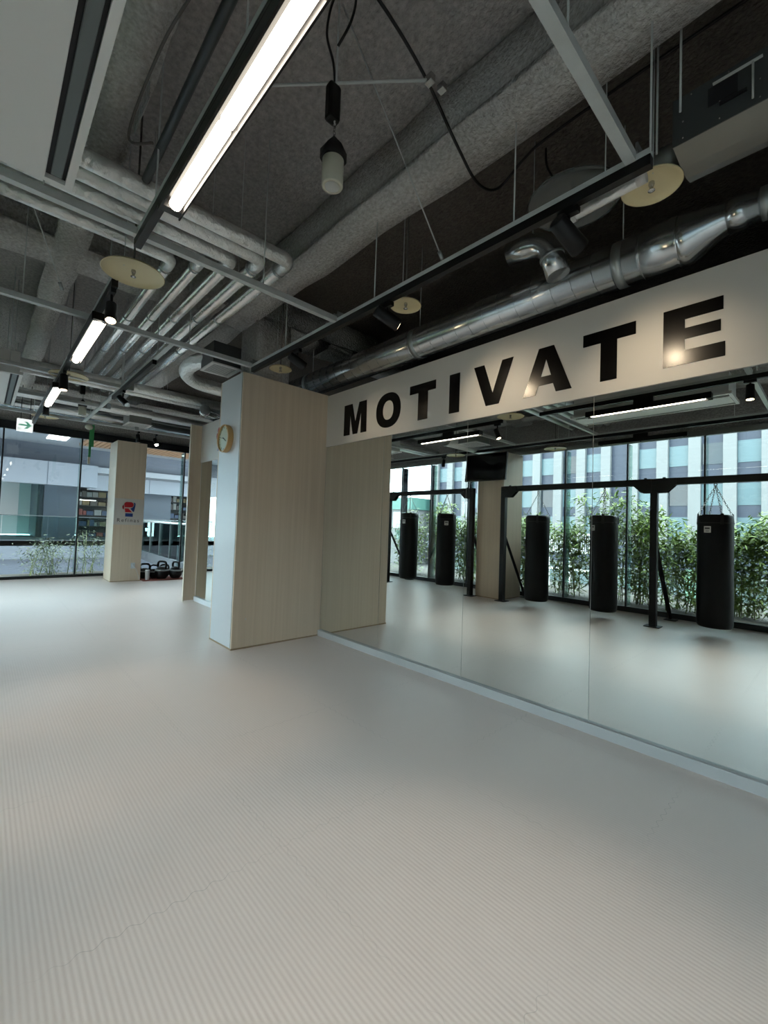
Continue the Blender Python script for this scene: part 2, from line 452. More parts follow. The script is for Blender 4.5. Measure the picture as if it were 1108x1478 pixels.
for i in range(12):
    tk = MB()
    a = 2*PI*i/12; d = Vector((math.sin(a), 0, math.cos(a))); n = Vector((d.z, 0, -d.x))*.003; c = Vector((cc[0], cc[1]-.0435, cc[2]))
    tk.prism([c+d*.108-n, c+d*.108+n, c+d*.124+n, c+d*.124-n], (0, .0012, 0))
    part('hour_mark', tk, BLACK, ck)

# pillar with the logo plate
pl = thing('logo_pillar', 'pale wood pillar with a white glove logo plate beside the far windows', 'pillar', (-10.47, 2.24, 0))
part('pillar_body', MB().box(-10.8, -10.14, 1.975, 2.52, .01, 2.89, .002), WOOD, pl)
part('base_trim', MB().box(-10.804, -10.136, 1.971, 2.524, 0, .014), WOODD, pl)
part('logo_plate', MB().box(-10.14, -10.132, 1.976, 2.519, 1.166, 1.705), SIGNW, pl, 'white plate with glove mark and name')
glove(pl, lambda u, v, w: (-10.129+w, 2.235+u*.30, 1.485+v*.30))
link('lettering', text_mesh('lettering', 'Refinas', .105, .004, LOGOT, lambda u, v, w: (-10.129+w, 2.235+u, 1.225+v), 1.35), pl)
ot = thing('wall_outlet', 'small white power outlet with a plug low on the logo pillar', 'outlet', (-10.138, 2.37, .33))
part('plate', MB().box(-10.14, -10.13, 2.33, 2.41, .26, .38, .003), SATIN, ot)
part('plug', MB().box(-10.13, -10.10, 2.355, 2.39, .30, .35, .004), SATIN, ot)
part('cord', MB().sweep(bez([(-10.10, 2.37, .32), (-10.08, 2.41, .27), (-10.1, 2.45, .18), (-10.12, 2.5, .03)]), .004, 6), SATIN, ot)

# window-side wood pillar with television (seen in the mirror)
wp = thing('clad_pillar', 'pale wood pillar by the street windows, seen in the mirror behind the television', 'pillar', (-4.75, -1.64, 0))
part('pillar_body', MB().box(-5.05, -4.47, -2.0, -1.3, .01, 2.84, .002), WOOD, wp)
part('base_trim', MB().box(-5.054, -4.466, -2.0, -1.296, 0, .014), WOODD, wp)

tv = thing('television', 'black flat television hung high on the wood pillar, seen in the mirror', 'television', (-4.75, -1.08, 2.53))
def tvbox(x0, x1, y0, y1, z0, z1, bev=.004):
    mb = MB().box(x0, x1, y0, y1, z0, z1, bev)
    bmesh.ops.rotate(mb.bm, verts=mb.bm.verts[:], cent=(0, 0, 0), matrix=Matrix.Rotation(math.radians(6), 3, 'X'))
    bmesh.ops.translate(mb.bm, verts=mb.bm.verts[:], vec=(-4.75, -1.08, 2.53)); return mb
part('casing', tvbox(-.455, .455, -.05, 0, -.265, .265, .006), TVB, tv)
part('screen', tvbox(-.44, .44, 0, .003, -.245, .25, 0), TVS, tv)
part('wall_bracket', MB().box(-4.95, -4.55, -1.3, -1.12, 2.45, 2.62), BLACK, tv)

# ------------------------------------------------------------------ bag racks and punching bags (behind the camera, seen in the mirror)
YR = -1.2
def rack(name, label, posts, x0, x1, braces):
    r = thing(name, label, 'bag rack', (posts[0], YR, 0), 'steel punching bag racks by the windows')
    part('beam', MB().box(x0, x1, YR-.045, YR+.045, 2.05, 2.145, .004), BLACK, r)
    for px_ in posts:
        p = part('post', MB().box(px_-.045, px_+.045, YR-.045, YR+.045, .01, 2.05, .004), BLACK, r)
        part('foot_plate', MB().box(px_-.1, px_+.1, YR-.09, YR+.09, 0, .012), BLACK, p)
        for sx in (-1, 1):
            if (sx < 0 and px_-.1 < x0) or (sx > 0 and px_+.1 > x1): continue
            g = MB()
            for yy in (-.055, .045):
                g.prism([(px_+sx*.03, YR+yy, 2.145), (px_+sx*.28, YR+yy, 2.145), (px_+sx*.28, YR+yy, 2.06), (px_+sx*.16, YR+yy, 1.94), (px_+sx*.03, YR+yy, 1.94)], (0, .01, 0))
            for bx in (.09, .2): g.cyl((px_+sx*bx, YR-.07, 2.10), (px_+sx*bx, YR+.07, 2.10), .012, 8)
            g.cyl((px_+sx*.12, YR, 2.14), (px_+sx*.12, YR, 2.165), .02, 8)
            part('gusset', g, BLACK, r)
        if px_ in braces:
            bm_ = MB().sweep([(px_, YR-.03, 1.25), (px_+(-.04 if px_ < -5 else .02), -2.02, .03)], .032, 4, smooth=False)
            o = part('brace', bm_, BLACK, r)
            part('foot_plate', MB().box(px_-(.13 if px_ < -5 else .05), px_+(.03 if px_ < -5 else .11), -2.1, -1.94, 0, .012), BLACK, o)
    return r
rack('bag_rack', 'black steel bag rack in the mirror holding the three nearer punching bags', [-4.39, -1.908, .6], -4.435, .645, (-4.39, -1.908, .6))
rack('bag_rack', 'black steel bag rack in the mirror holding the two farther punching bags', [-7.5, -5.11], -7.545, -5.065, (-7.5, -5.11))

def bag(x, label, rz):
    r = thing('punching_bag', label, 'punching bag', (x, YR, .13), 'black punching bags hanging by the windows')
    h = 1.5; R = .2
    def loc(mb, nm, mat, lab=None, par=r):
        o = link(nm, mb.mesh(nm, mat)); o.parent = par
        if lab: o['label'] = lab
        return o
    loc(MB().lathe((0, 0, 0), [(.14, 0), (.18, .006), (.196, .03), (R, .07), (R*1.01, .4), (R*.99, .8), (R, 1.2), (R*.985, 1.44), (.192, 1.475), (.18, 1.49), (.1, 1.495)], 40), 'bag_body', LEATHER)
    b_ = MB()
    for z in (1.38,): b_.sweep([((R*.992+.002)*math.cos(a), (R*.992+.002)*math.sin(a), z) for a in [2*PI*i/32 for i in range(33)]], .006, 5)
    loc(b_, 'seam_band', RUBBER)
    top = Vector((0, 0, 1.885))
    for i in range(4):
        a = PI/4+PI/2*i; e = Vector((R*.93*math.cos(a), R*.93*math.sin(a), 1.5))
        st = MB()
        o_ = Vector((math.cos(a), math.sin(a), 0)); w = Vector((-o_.y, o_.x, 0))*.018
        st.prism([o_*.203+w+Vector((0, 0, 1.36)), o_*.203-w+Vector((0, 0, 1.36)), o_*.195-w+Vector((0, 0, 1.505)), o_*.195+w+Vector((0, 0, 1.505))], o_*.006)
        sp_ = loc(st, 'strap', RUBBER)
        ch = MB(); n = 13; d = (top-e)
        for k in range(n):
            c = e+d*((k+.5)/n); ax = d.cross(Vector((0, 0, 1))).normalized()
            if k % 2: ax = d.cross(ax).normalized()
            ch.torus(c, .011, .0032, ax, d, 8, 5, 1.9)
        loc(ch, 'chain', CHAIN)
    sw = MB().torus(top+Vector((0, 0, .012)), .018, .006, (0, 1, 0), (0, 0, 1), 12, 6)
    sw.cyl(top+Vector((0, 0, .022)), top+Vector((0, 0, .045)), .014, 10)
    loc(sw, 'swivel', CHAIN)
    lb = MB()
    def patch(r_, a0, a1, z0, z1):
        n = 6
        for k in range(n):
            q = []
            for aa, zz in ((a0+(a1-a0)*k/n, z0), (a0+(a1-a0)*(k+1)/n, z0), (a0+(a1-a0)*(k+1)/n, z1), (a0+(a1-a0)*k/n, z1)):
                q.append(lb.bm.verts.new((r_*math.cos(aa), r_*math.sin(aa), zz)))
            lb.bm.faces.new(q)
    patch(R+.003, PI/2-.2, PI/2+.2, 1.25, 1.335)
    lo = loc(lb, 'label', LBL, 'white brand patch')
    lb = MB(); patch(R+.005, PI/2-.14, PI/2+.14, 1.295, 1.318); patch(R+.005, PI/2-.1, PI/2+.1, 1.268, 1.276)
    loc(lb, 'print', basic('label print', (70, 70, 72), .5), None, lo)
    r.rotation_euler = (0, 0, rz)
    return r
b0 = bag(-1.19, 'nearest black punching bag at the right edge of the mirror', math.radians(15))
dup(b0, (-2.60, YR, .115), 'black punching bag in the mirror left of the middle rack post, label turned aside', math.radians(31))
dup(b0, (-3.71, YR, .11), 'black punching bag in the mirror beside the slanted brace of the nearer rack', math.radians(110))
dup(b0, (-5.75, YR, .14), 'black punching bag in the mirror nearest the post left of the wood pillar', math.radians(-38))
dup(b0, (-6.82, YR, .155), 'farthest black punching bag, nearest the column reflection in the mirror', math.radians(-3))

# ------------------------------------------------------------------ ceiling steel, rails, lights
def hbeam(name, label, axis, a0, a1, c, zb_, w, h):
    mb = MB()
    def bx(u0, u1, z0, z1):
        n = max(2, int((a1-a0)/.35))
        for i in range(n):
            s0, s1 = a0+(a1-a0)*i/n, a0+(a1-a0)*(i+1)/n
            if axis == 'X': mb.box(s0, s1, c+u0, c+u1, z0, z1)
            else: mb.box(c+u0, c+u1, s0, s1, z0, z1)
    bx(-w/2, w/2, zb_, zb_+.09); bx(-.06, .06, zb_+.09, ZC)
    bmesh.ops.remove_doubles(mb.bm, verts=mb.bm.verts[:], dist=.001)
    rnd = random.Random(int(abs(c)*100)+int(a1*10))
    for v in mb.bm.verts: v.co += Vector((rnd.uniform(-1, 1), rnd.uniform(-1, 1), rnd.uniform(-1, 1)))*.016
    es = [e for e in mb.bm.edges if len(e.link_faces) == 2 and e.calc_face_angle(0) > .8]
    bmesh.ops.bevel(mb.bm, geom=es, offset=.03, segments=2, affect='EDGES')
    for f in mb.bm.faces: f.smooth = True
    return single(name, mb, SPRAY, label, 'beam', 'fireproofed ceiling beams')
hbeam('ceiling_beam', 'long grey sprayed ceiling beam running above the pendant lamp and the pipes', 'X', -11.2, XR, 1.99, 3.5, .31, .5)
hbeam('ceiling_beam', 'grey sprayed ceiling beam along the room behind the air conditioner', 'X', -11.2, XR, .43, 3.5, .22, .5)
hbeam('ceiling_beam', 'grey sprayed ceiling beam crossing above the clock column', 'Y', YW, YB, -4.58, 3.5, .42, .5)
hbeam('ceiling_beam', 'grey sprayed ceiling beam crossing behind the far silver pipes', 'Y', YW, YB, -9.6, 3.5, .36, .5)
hbeam('ceiling_beam', 'grey sprayed ceiling beam near the street windows', 'X', -11.2, XR, -1.85, 3.5, .3, .5)
cs = MB().box(-4.72, -4.33, 2.1, 2.5, 2.0, 3.55)
bmesh.ops.subdivide_edges(cs.bm, edges=cs.bm.edges[:], cuts=5, use_grid_fill=True)
for v in cs.bm.verts: v.co += Vector((random.uniform(-1, 1), random.uniform(-1, 1), 0))*.014
for f in cs.bm.faces: f.smooth = True
single('steel_column', cs, SPRAY, 'grey sprayed column rising from the top of the clock column', 'column')

def channel(mb, axis, a0, a1, c, z0, z1, w=.042, t_=.004):
    """open steel channel, slot facing up"""
    def bx(u0, u1, q0, q1):
        if axis == 'X': mb.box(a0, a1, c+u0, c+u1, q0, q1)
        else: mb.box(c+u0, c+u1, a0, a1, q0, q1)
    bx(-w/2, w/2, z0, z0+t_); bx(-w/2, -w/2+t_, z0+t_, z1); bx(w/2-t_, w/2, z0+t_, z1)
    bx(-w/2+t_, -w/2+.012, z1-t_, z1); bx(w/2-.012, w/2-t_, z1-t_, z1)
    return mb
def hanger(parent, x, y, z0, z1=ZC, r=.0045):
    part('hanger_rod', MB().cyl((x, y, z0-.02), (x, y, z1), r, 6), ZINC, parent)
def clamp(parent, x, y, z):
    mb = MB().box(x-.03, x+.03, y-.03, y+.03, z-.006, z+.006)
    mb.box(x-.028, x-.02, y-.03, y+.03, z-.05, z+.03); mb.box(x+.02, x+.028, y-.03, y+.03, z-.05, z+.03)
    mb.cyl((x-.02, y, z), (x-.02, y, z+.035), .006, 6); mb.cyl((x+.02, y-.02, z), (x+.02, y-.02, z+.035), .006, 6)
    part('clamp', mb, GALV, parent)
# cross bars (run from the mirror side to the window side)
bars = [(-.63, -1.3, 2.03, 'pale steel cross bar nearest the camera, ending at the long black track'),
        (-2.75, -1.3, 2.03, 'pale steel cross bar passing under the elbows of the silver pipes'),
        (-4.2, -1.3, 2.03, 'pale steel cross bar meeting the top corner of the clock column'),
        (-6.13, -1.3, 1.33, 'steel cross bar behind the second light strip'),
        (-7.45, -1.3, 1.33, 'steel cross bar between the two farther light strips'),
        (-8.82, -1.3, 4.6, 'steel cross bar in front of the far windows and green strap')]
for x, y0, y1, lb in bars:
    o = thing('steel_cross_bar', lb, 'steel channel', (x, y0, 2.9), 'steel cross bars under the ceiling')
    part('channel', channel(MB(), 'Y', y0, y1, x, 2.905, 2.946), ZINC, o)
    for y in ((-.9, .15, 1.35 if y1 > 1.5 else 1.2) if y1 < 3 else (-.9, .3, 1.9, 3.6)): hanger(o, x, y, 2.94)
    clamp(o, x, min(y1-.03, 2.0), 2.955)
# rails along the room
def rail(y, x0, x1, lb, track, rods, z=2.86, dy=0):
    o = thing('lighting_rail', lb, 'lighting track', (x0, y, z), 'lighting rails under the ceiling')
    part('channel', channel(MB(), 'X', x0, x1, y, z+.046, z+.072), ZINC, o)
    for a, c in track:
        part('track', MB().box(a, c, y-.019, y+.019, z, z+.046), BLACK, o, 'black power track')
    for x in rods: hanger(o, x, y+dy, z+.07)
    return o
rail(1.99, -4.25, -.555, 'long black lighting track from the clock column to the upper right', [(-4.2, -.555)], (-3.55, -2.31, -1.2, -.56))
rail(.585, -2.8, 2.6, 'lighting track carrying the large light strip at the top', [(-2.79, 2.6)], (-2.45, -1.4, .3, 1.6))
rail(.585, -9.9, -3.36, 'far lighting track carrying the two small light strips', [(-9.9, -3.36)], (-3.55, -5.3, -7.5, -9.5))
rail(1.205, -8.85, -4.2, 'short side rail with a tilted black spotlight left of the column', [(-6.6, -4.75)], (-4.6, -6.0, -8.1), dy=-.018)
rail(-1.23, -9.0, 2.6, 'lighting rail near the street windows, seen in the mirror', [(-9, 2.6)], (-7.5, -5.6, -3.2, -1.0, .5))

LEDH = basic('dark bronze housing', (7, 5, 4), .35, spec=.4)
def led(x0, x1, y, lb, mat=LEDM, z=2.75):
    o = thing('light_strip', lb, 'light', (x0, y, z), 'linear ceiling lights')
    h = MB().box(x0-.05, x1+.05, y-.055, y+.044, z+.03, z+.05, .003)
    h.box(x0-.05, x1+.05, y-.055, y-.046, z-.016, z+.03); h.box(x0-.05, x1+.05, y+.037, y+.044, z-.016, z+.03)
    h.box(x0-.05, x0-.005, y-.055, y+.044, z-.005, z+.035); h.box(x1+.005, x1+.05, y-.055, y+.044, z-.005, z+.035)
    h.box((x0+x1)/2-.1, (x0+x1)/2+.1, y-.02, y+.02, z+.05, z+.112)
    part('housing', h, LEDH, o)
    xm = (x0+x1)/2
    for a, c in ((x0, xm-.006), (xm+.006, x1)):
        part('light_tube', MB().sweep([(a, y+.003, z+.008), (a+.01, y+.003, z+.008), (c-.01, y+.003, z+.008), (c, y+.003, z+.008)], [.016, .026, .026, .016], 14), mat, o)
    return o
led(-2.13, -.98, .585, 'large glowing light strip at the top, left of the pendant lamp')
led(-4.92, -3.78, .575, 'glowing light strip beyond the cream dish, below the silver pipes')
led(-7.2, -6.1, .57, 'farthest small glowing light strip above the exit sign')
led(-2.72, -1.6, -1.4, 'unlit light strip near the street windows, seen in the mirror', basic('led off', (150, 150, 150), .4), 2.78)
led(.3, 1.4, .585, 'light strip on the same rail beyond the top edge')

def spot(x, y, z, aim, lb, lens=SPOTM, zr=2.86, s=1.0):
    o = thing('track_spotlight', lb, 'spotlight', (x, y, zr), 'black track spotlights')
    part('adapter', MB().box(x-.05, x+.05, y-.016, y+.016, zr-.03, zr, .002).cyl((x, y, z+.03), (x, y, zr-.02), .009, 8), BLACK, o)
    d = Vector(aim).normalized(); c = Vector((x, y, z))
    b_ = MB().sweep([c-d*.075*s, c-d*.07*s, c+d*.07*s, c+d*.075*s], [.026*s, .033*s, .037*s, .037*s], 18, cap=True)
    part('lamp_head', b_, BLACK, o)
    l_ = MB().sweep([c+d*.074*s, c+d*.0765*s], [.030*s, .030*s], 16)
    part('lens', l_, lens, o)
    return o
spot(-3.44, .585, 2.71, (.38, -.05, -1), 'lit black spotlight hanging below the cream dish')
spot(-5.75, .585, 2.74, (.12, 0, -1), 'black spotlight pointing down between the light strips', SPOTDIM, s=1.15)
spot(-7.45, .585, 2.74, (0, 0, -1), 'small black spotlight above the exit sign', LAMPG)
spot(-6.05, 1.205, 2.74, (.5, .45, -.6), 'tilted black spotlight on the short side rail', LAMPG)
spot(-.91, 2.0, 2.74, (.25, .93, -.45), 'black spotlight aimed at the letter E of the sign', SPOTM, s=1.25)
spot(-2.18, 2.0, 2.76, (.35, .93, -.42), 'black spotlight beside the small cream dish, aimed at the letter A', SPOTM, s=1.25)
spot(-.63, .585, 2.74, (0, .05, -1), 'lit black spotlight at the end of the large light strip, seen in the mirror')
spot(-5.9, -1.23, 2.72, (.1, .3, -1), 'black spotlight near the street windows at the column reflection', LAMPG)
# spotlight on the far bar
o = spot(-8.9, 2.35, 2.76, (.55, .1, -.75), 'bright lit spotlight above the far end of the logo pillar', emis('spot lens bright', (255, 246, 230), 60), 2.9)
o = spot(-8.9, 2.05, 2.78, (0, .1, -1), 'black spotlight above the top of the logo pillar', LAMPG, 2.9)

# real light from the fixtures
def add_spot(loc, aim, W, ang, col, blend=.6, r=.03):
    l = bpy.data.lights.new('spot_light', 'SPOT'); l.energy = W; l.spot_size = math.radians(ang); l.spot_blend = blend; l.color = col; l.shadow_soft_size = r
    ob = bpy.data.objects.new('spot_light', l); COL.objects.link(ob); ob.location = loc
    ob.rotation_euler = Vector(aim).to_track_quat('-Z', 'Y').to_euler()
warm = (1, .80, .55)
def wash(x, tgt, W):
    p = Vector((x, 2.0, 2.745)); d = (Vector(tgt)-p).normalized(); add_spot(p+d*.11, d, W, 74, warm, 1.0)
wash(-.91, (-.78, YM, 2.2), 15); wash(-2.18, (-1.82, YM, 2.2), 15)
wash(-3.35, (-3.3, YM, 2.15), 6)
add_spot((-3.44, .585, 2.62), (.1, .05, -1), 30, 60, warm); add_spot((-.63, .585, 2.65), (0, .05, -1), 35, 60, warm)
add_spot((-8.83, 2.36, 2.68), (.5, .1, -.8), 30, 80, (1, .92, .8))

spot(-3.35, 2.0, 2.76, (.1, .93, -.42), 'black spotlight aimed at the letter O of the sign', SPOTM, s=1.1)

# heat-collecting sprinkler dishes
def dish(x, y, z, lb, R=.185, tilt=(0, 0)):
    o = thing('sprinkler_dish', lb, 'sprinkler', (x, y, z), 'cream sprinkler dishes')
    mb = MB().lathe((x, y, z), [(.012, .030), (.06, .028), (R*.75, .022), (R*.96, .010), (R, .0), (R-.004, -.002), (R*.95, .006), (R*.74, .018), (.06, .024), (.014, .024)], 40)
    part('dish', mb, CREAM, o)
    h = MB().lathe((x, y, z), [(.012, .03), (.014, .012), (.010, .0), (.006, -.012), (.016, -.018), (.016, -.021), (.004, -.024)], 14)
    part('sprinkler_head', h, CHAIN, o)
    part('drop_pipe', MB().cyl((x, y, z+.025), (x, y, ZC), .006, 8), GCABLE, o)
    part('hanger_rod', MB().cyl((x+.022, y-.06, z+.02), (x+.022, y-.06, ZC), .003, 5), ZINC, o)
    return o
dish(-3.19, .655, 2.905, 'large cream sprinkler dish at the end of the near lighting rail')
dish(-6.05, .66, 2.9, 'cream sprinkler dish above the second black spotlight', .19)
dish(-8.85, .69, 2.9, 'farthest cream sprinkler dish above the exit sign', .18)
dish(-2.3, 2.3, 3.0, 'small cream sprinkler dish above the letters T and I', .12)
dish(-.66, 2.37, 3.05, 'cream sprinkler dish below the box fan at the upper right', .135)
dish(-4.15, 2.28, 2.96, 'small cream sprinkler dish half hidden by the sprayed column', .12)
dish(-3.525, -1.42, 2.8, 'cream sprinkler dish right of the television, seen in the mirror', .19)
dish(-5.48, -1.1, 2.83, 'cream sprinkler dish left of the television, seen in the mirror', .19)

# ------------------------------------------------------------------ foil pipes
def elbow_path(pts, rad, n=6):
    P = [Vector(p) for p in pts]; out = [P[0]]
    for a, c, d in zip(P, P[1:], P[2:]):
        u = (a-c).normalized(); v = (d-c).normalized()
        s = c+u*rad; e = c+v*rad
        for i in range(n+1):
            t_ = i/n; out.append((1-t_)**2*s+2*t_*(1-t_)*c+t_*t_*e)
    out.append(P[-1]); return out
pipes = [(-2.82, 1.585, .05, -7.9, 'outermost silver lagged pipe with the elbow nearest the sprayed beam'),
         (-2.95, 1.43, .05, -7.9, 'second silver lagged pipe from the sprayed beam'),
         (-3.11, 1.27, .05, -7.7, 'third silver lagged pipe from the sprayed beam, in the middle of five'),
         (-3.26, 1.11, .044, -7.7, 'fourth silver lagged pipe from the sprayed beam'),
         (-3.43, .95, .044, -7.7, 'innermost silver lagged pipe, nearest the large cream dish')]
for x, y, r, xe, lb in pipes:
    o = thing('lagged_pipe', lb, 'pipe', (x, y, 3.25), 'bent silver lagged pipes')
    a = part('cross_run', MB().sweep(elbow_path([(x, -1.9, 3.25), (x, y, 3.25), (x-.14, y, 3.25)], .07), r, 16), FOIL, o)
    part('long_run', MB().sweep([(x-.14, y, 3.25), (xe, y, 3.25)], r*.97, 16), FOILS, o)
    for xx in (x-.16, x-1.3, x-2.4): part('band', MB().cyl((xx-.012, y, 3.25), (xx+.012, y, 3.25), r*1.06, 16), GALV, o)
    for xx in (x-.9, x-2.9): hanger(o, xx, y, 3.25+r, ZC, .003)
    hanger(o, x, .95*y-.3, 3.25+r, ZC, .003)
for x, z, r, lb in ((-6.75, 3.12, .065, 'thick foil cross pipe behind the second light strip'), (-6.95, 3.1, .045, 'thin foil cross pipe behind the second light strip'),
                    (-8.3, 3.12, .06, 'foil cross pipe above the side vent box'), (-8.5, 3.13, .05, 'farthest foil cross pipe above the logo pillar')):
    o = thing('cross_pipe', lb, 'pipe', (x, 0, z), 'silver cross pipes')
    part('pipe_run', MB().sweep([(x, -2.0, z), (x, 4.9, z)], r, 14), FOIL, o)
    for y in (-.6, 1.9, 3.6): hanger(o, x, y, z+r, ZC, .003)
o = thing('sheet_duct', 'large silver air duct crossing in front of the far windows', 'duct', (-10.1, 1, 3.33))
part('duct_run', MB().sweep([(-10.1, -2.0, 3.33), (-10.1, 4.9, 3.33)], .13, 20), TIN, o)
for y in (-.9, 1.2, 3.5): hanger(o, -10.1, y, 3.45)

# ------------------------------------------------------------------ spiral duct above the sign
sd = thing('spiral_duct', 'long shiny round spiral duct above the MOTIVATE sign', 'duct', (-2.5, 2.95, 3.05))
part('duct_run', MB().sweep([(-5.6, 2.95, 3.05), (-.66, 2.95, 3.05)], .138, 28), TIN, sd)
seam_mb = MB()
x = -5.5
while x < -.95:
    pts = [(x+.06*i/16, 2.95+.1395*math.cos(2*PI*i/16), 3.05+.1395*math.sin(2*PI*i/16)) for i in range(17)]
    seam_mb.sweep(pts, .0014, 4); x += .14
part('spiral_seam', seam_mb, basic('duct seam', (96, 100, 102), .5, .5), sd)
for xx in (-4.55, -2.75, -.98):
    b_ = part('strap_band', MB().cyl((xx-.028, 2.95, 3.05), (xx+.028, 2.95, 3.05), .142, 28), GALV, sd)
    part('hanger_rod', MB().cyl((xx, 2.95, 3.19), (xx, 2.95, ZC), .004, 6), ZINC, b_)
part('coupling', MB().sweep([(-.86, 2.95, 3.05), (-.85, 2.95, 3.05), (-.85, 2.95, 3.05), (-.67, 2.95, 3.05), (-.66, 2.95, 3.05)], [.138, .146, .142, .142, .147], 28), TIN, sd)
part('reducer', MB().sweep([(-.66, 2.95, 3.05), (-.63, 2.95, 3.05), (-.46, 2.95, 3.083), (-.43, 2.95, 3.085)], [.147, .14, .083, .083], 28), TIN, sd)
part('small_run', MB().sweep([(-.44, 2.95, 3.085), (-.36, 2.95, 3.085), (-.355, 2.95, 3.085), (2.8, 2.95, 3.085)], [.088, .088, .079, .079], 24), TIN, sd)
part('coupling', MB().sweep([(-.30, 2.95, 3.085), (-.26, 2.95, 3.085)], [.084, .084], 24), GALV, sd)

# box fan unit upper right
bf = thing('fan_box', 'long grey sheet metal fan box hung at the upper right', 'ventilation box', (-.53, 2.2, 3.06))
part('side_plate', MB().box(-.53, 1.4, 2.195, 2.2, 3.055, 3.27), DGREY, bf)
under = MB()
prof = [(2.2, 3.06), (2.36, 3.055), (2.45, 3.062), (2.52, 3.085), (2.57, 3.14), (2.58, 3.25), (2.2, 3.25)]
under.prism([(-.53, y, z) for y, z in prof], (1.93, 0, 0))
part('casing', under, SILV, bf)
rv = MB()
for i in range(8):
    for z in (3.075, 3.15, 3.255): rv.ball((-.49+i*.13+(.03 if z > 3.2 else 0), 2.194, z), .004, k=6)
part('rivet', rv, CHAIN, bf)
part('tag_slot', MB().box(-.36, -.27, 2.19, 2.196, 3.13, 3.145).box(-.40, -.36+.06, 2.192, 2.196, 3.15, 3.23), SLOT, bf)
part('bracket', MB().box(-.38, -.22, 2.17, 2.18, 3.222, 3.228).cyl((-.25, 2.175, 3.225), (-.25, 2.175, 3.07), .004, 6), ZINC, bf)
part('inlet_collar', MB().sweep([(-.53, 2.42, 3.175), (-.66, 2.42, 3.175)], .07, 20), SILV, bf)
part('hanger_rod', MB().cyl((-.50, 2.19, 3.2), (-.50, 2.19, ZC), .005, 6).cyl((-.62, 2.3, 3.15), (-.62, 2.3, ZC), .005, 6), ZINC, bf)
hose = bez([(-.64, 2.15, 2.95), (-.74, 2.15, 2.945), (-.84, 2.15, 2.94), (-.95, 2.15, 2.935)])
hs = thing('lagged_hose', 'short silver lagged hose below the black track near the upper right', 'hose', (-.8, 2.2, 2.9))
part('hose', MB().sweep(hose, .026, 12), FOIL, hs)
part('cuff', MB().cyl((-.94, 2.15, 2.935), (-.99, 2.15, 2.934), .031, 12), LBL, hs)
part('cuff', MB().cyl((-.66, 2.15, 2.95), (-.62, 2.15, 2.952), .028, 12), LBL, hs)
part('hanger_rod', MB().cyl((-.8, 2.15, 2.95), (-.8, 2.15, ZC), .003, 5), ZINC, hs)
cd = thing('clear_dish', 'clear round plastic dish above the black track at the right', 'sprinkler', (-1.05, 2.36, 3.18))
part('dish', MB().lathe((-1.05, 2.36, 3.18), [(.02, .03), (.15, .024), (.235, .008), (.25, 0), (.235, .003), (.15, .018), (.02, .024)], 40), ACRY, cd)
part('sprinkler_head', MB().cyl((-1.05, 2.36, 3.16), (-1.05, 2.36, 3.3), .012, 10), CHAIN, cd)
part('rim_bulb', MB().ball((-1.08, 2.52, 3.24), .035, sz=.8, k=14), CREAM, cd)
ed = thing('elbow_duct', 'short shiny elbow duct with an open end right of the spiral duct middle', 'duct', (-1.4, 2.6, 3.1))
el = elbow_path([(-1.62, 2.64, 3.26), (-1.36, 2.66, 3.25), (-1.29, 2.70, 3.0)], .13, 8)
part('elbow', MB().sweep(el, .075, 20), TIN, ed)
cu_ = MB()
for i in (len(el)-2,): cu_.sweep([el[i]-(el[i+1]-el[i]).normalized()*.008, el[i]+(el[i+1]-el[i]).normalized()*.008], .079, 20)
part('collar', cu_, GALV, ed)
part('hanger_rod', MB().cyl((-1.45, 2.65, 3.3), (-1.45, 2.65, ZC), .004, 6), ZINC, ed)

# vent boxes with flexible ducts near the column
def ventbox(x0, x1, y0, y1, z0, z1, lb, ductpts, r):
    o = thing('vent_box', lb, 'vent', (x0, y0, z0), 'ceiling vent boxes')
    part('casing', MB().box(x0, x1, y0, y1, z0+.012, z1), DGREY if ductpts else SILV, o)
    part('grille_frame', MB().box(x0-.01, x1+.01, y0-.01, y0+.02, z0, z0+.014).box(x0-.01, x1+.01, y1-.02, y1+.01, z0, z0+.014).box(x0-.01, x0+.02, y0+.02, y1-.02, z0, z0+.014).box(x1-.02, x1+.01, y0+.02, y1-.02, z0, z0+.014), ACW, o)
    g = MB(); n = 9
    for i in range(n):
        xx = x0+.02+(x1-x0-.04)*(i+.5)/n; g.box(xx-.006, xx+.006, y0+.02, y1-.02, z0+.002, z0+.006)
    part('grille', g, ACW, o)
    if ductpts:
        part('flexible_duct', MB().sweep(bez(ductpts), r, 20), FOIL, o)
    return o
ventbox(-4.86, -4.52, 1.70, 2.0, 2.96, 3.2, 'vent box with white grille above the white column face', [(-4.8, 1.8, 3.1), (-5.1, 1.72, 3.12), (-5.5, 1.75, 3.12), (-5.75, 1.95, 3.1), (-5.7, 2.25, 3.06), (-5.45, 2.7, 3.0), (-5.3, 3.3, 3.0)], .085)
ventbox(-8.9, -8.45, 1.8, 2.15, 2.96, 3.24, 'far vent box with white grille above the logo pillar', None, .1)
ventbox(-4.85, -4.45, -.75, -.35, 2.87, 3.1, 'square vent box near the television, seen in the mirror', None, .1)
single('round_duct_end', MB().sweep([(-6.6, 2.4, 2.98), (-6.75, 2.45, 2.97), (-6.75, 2.45, 2.97), (-7.4, 3.4, 2.97)], [.075, .08, .075, .075], 20), TIN, 'small silver duct end just left of the column top', 'duct')

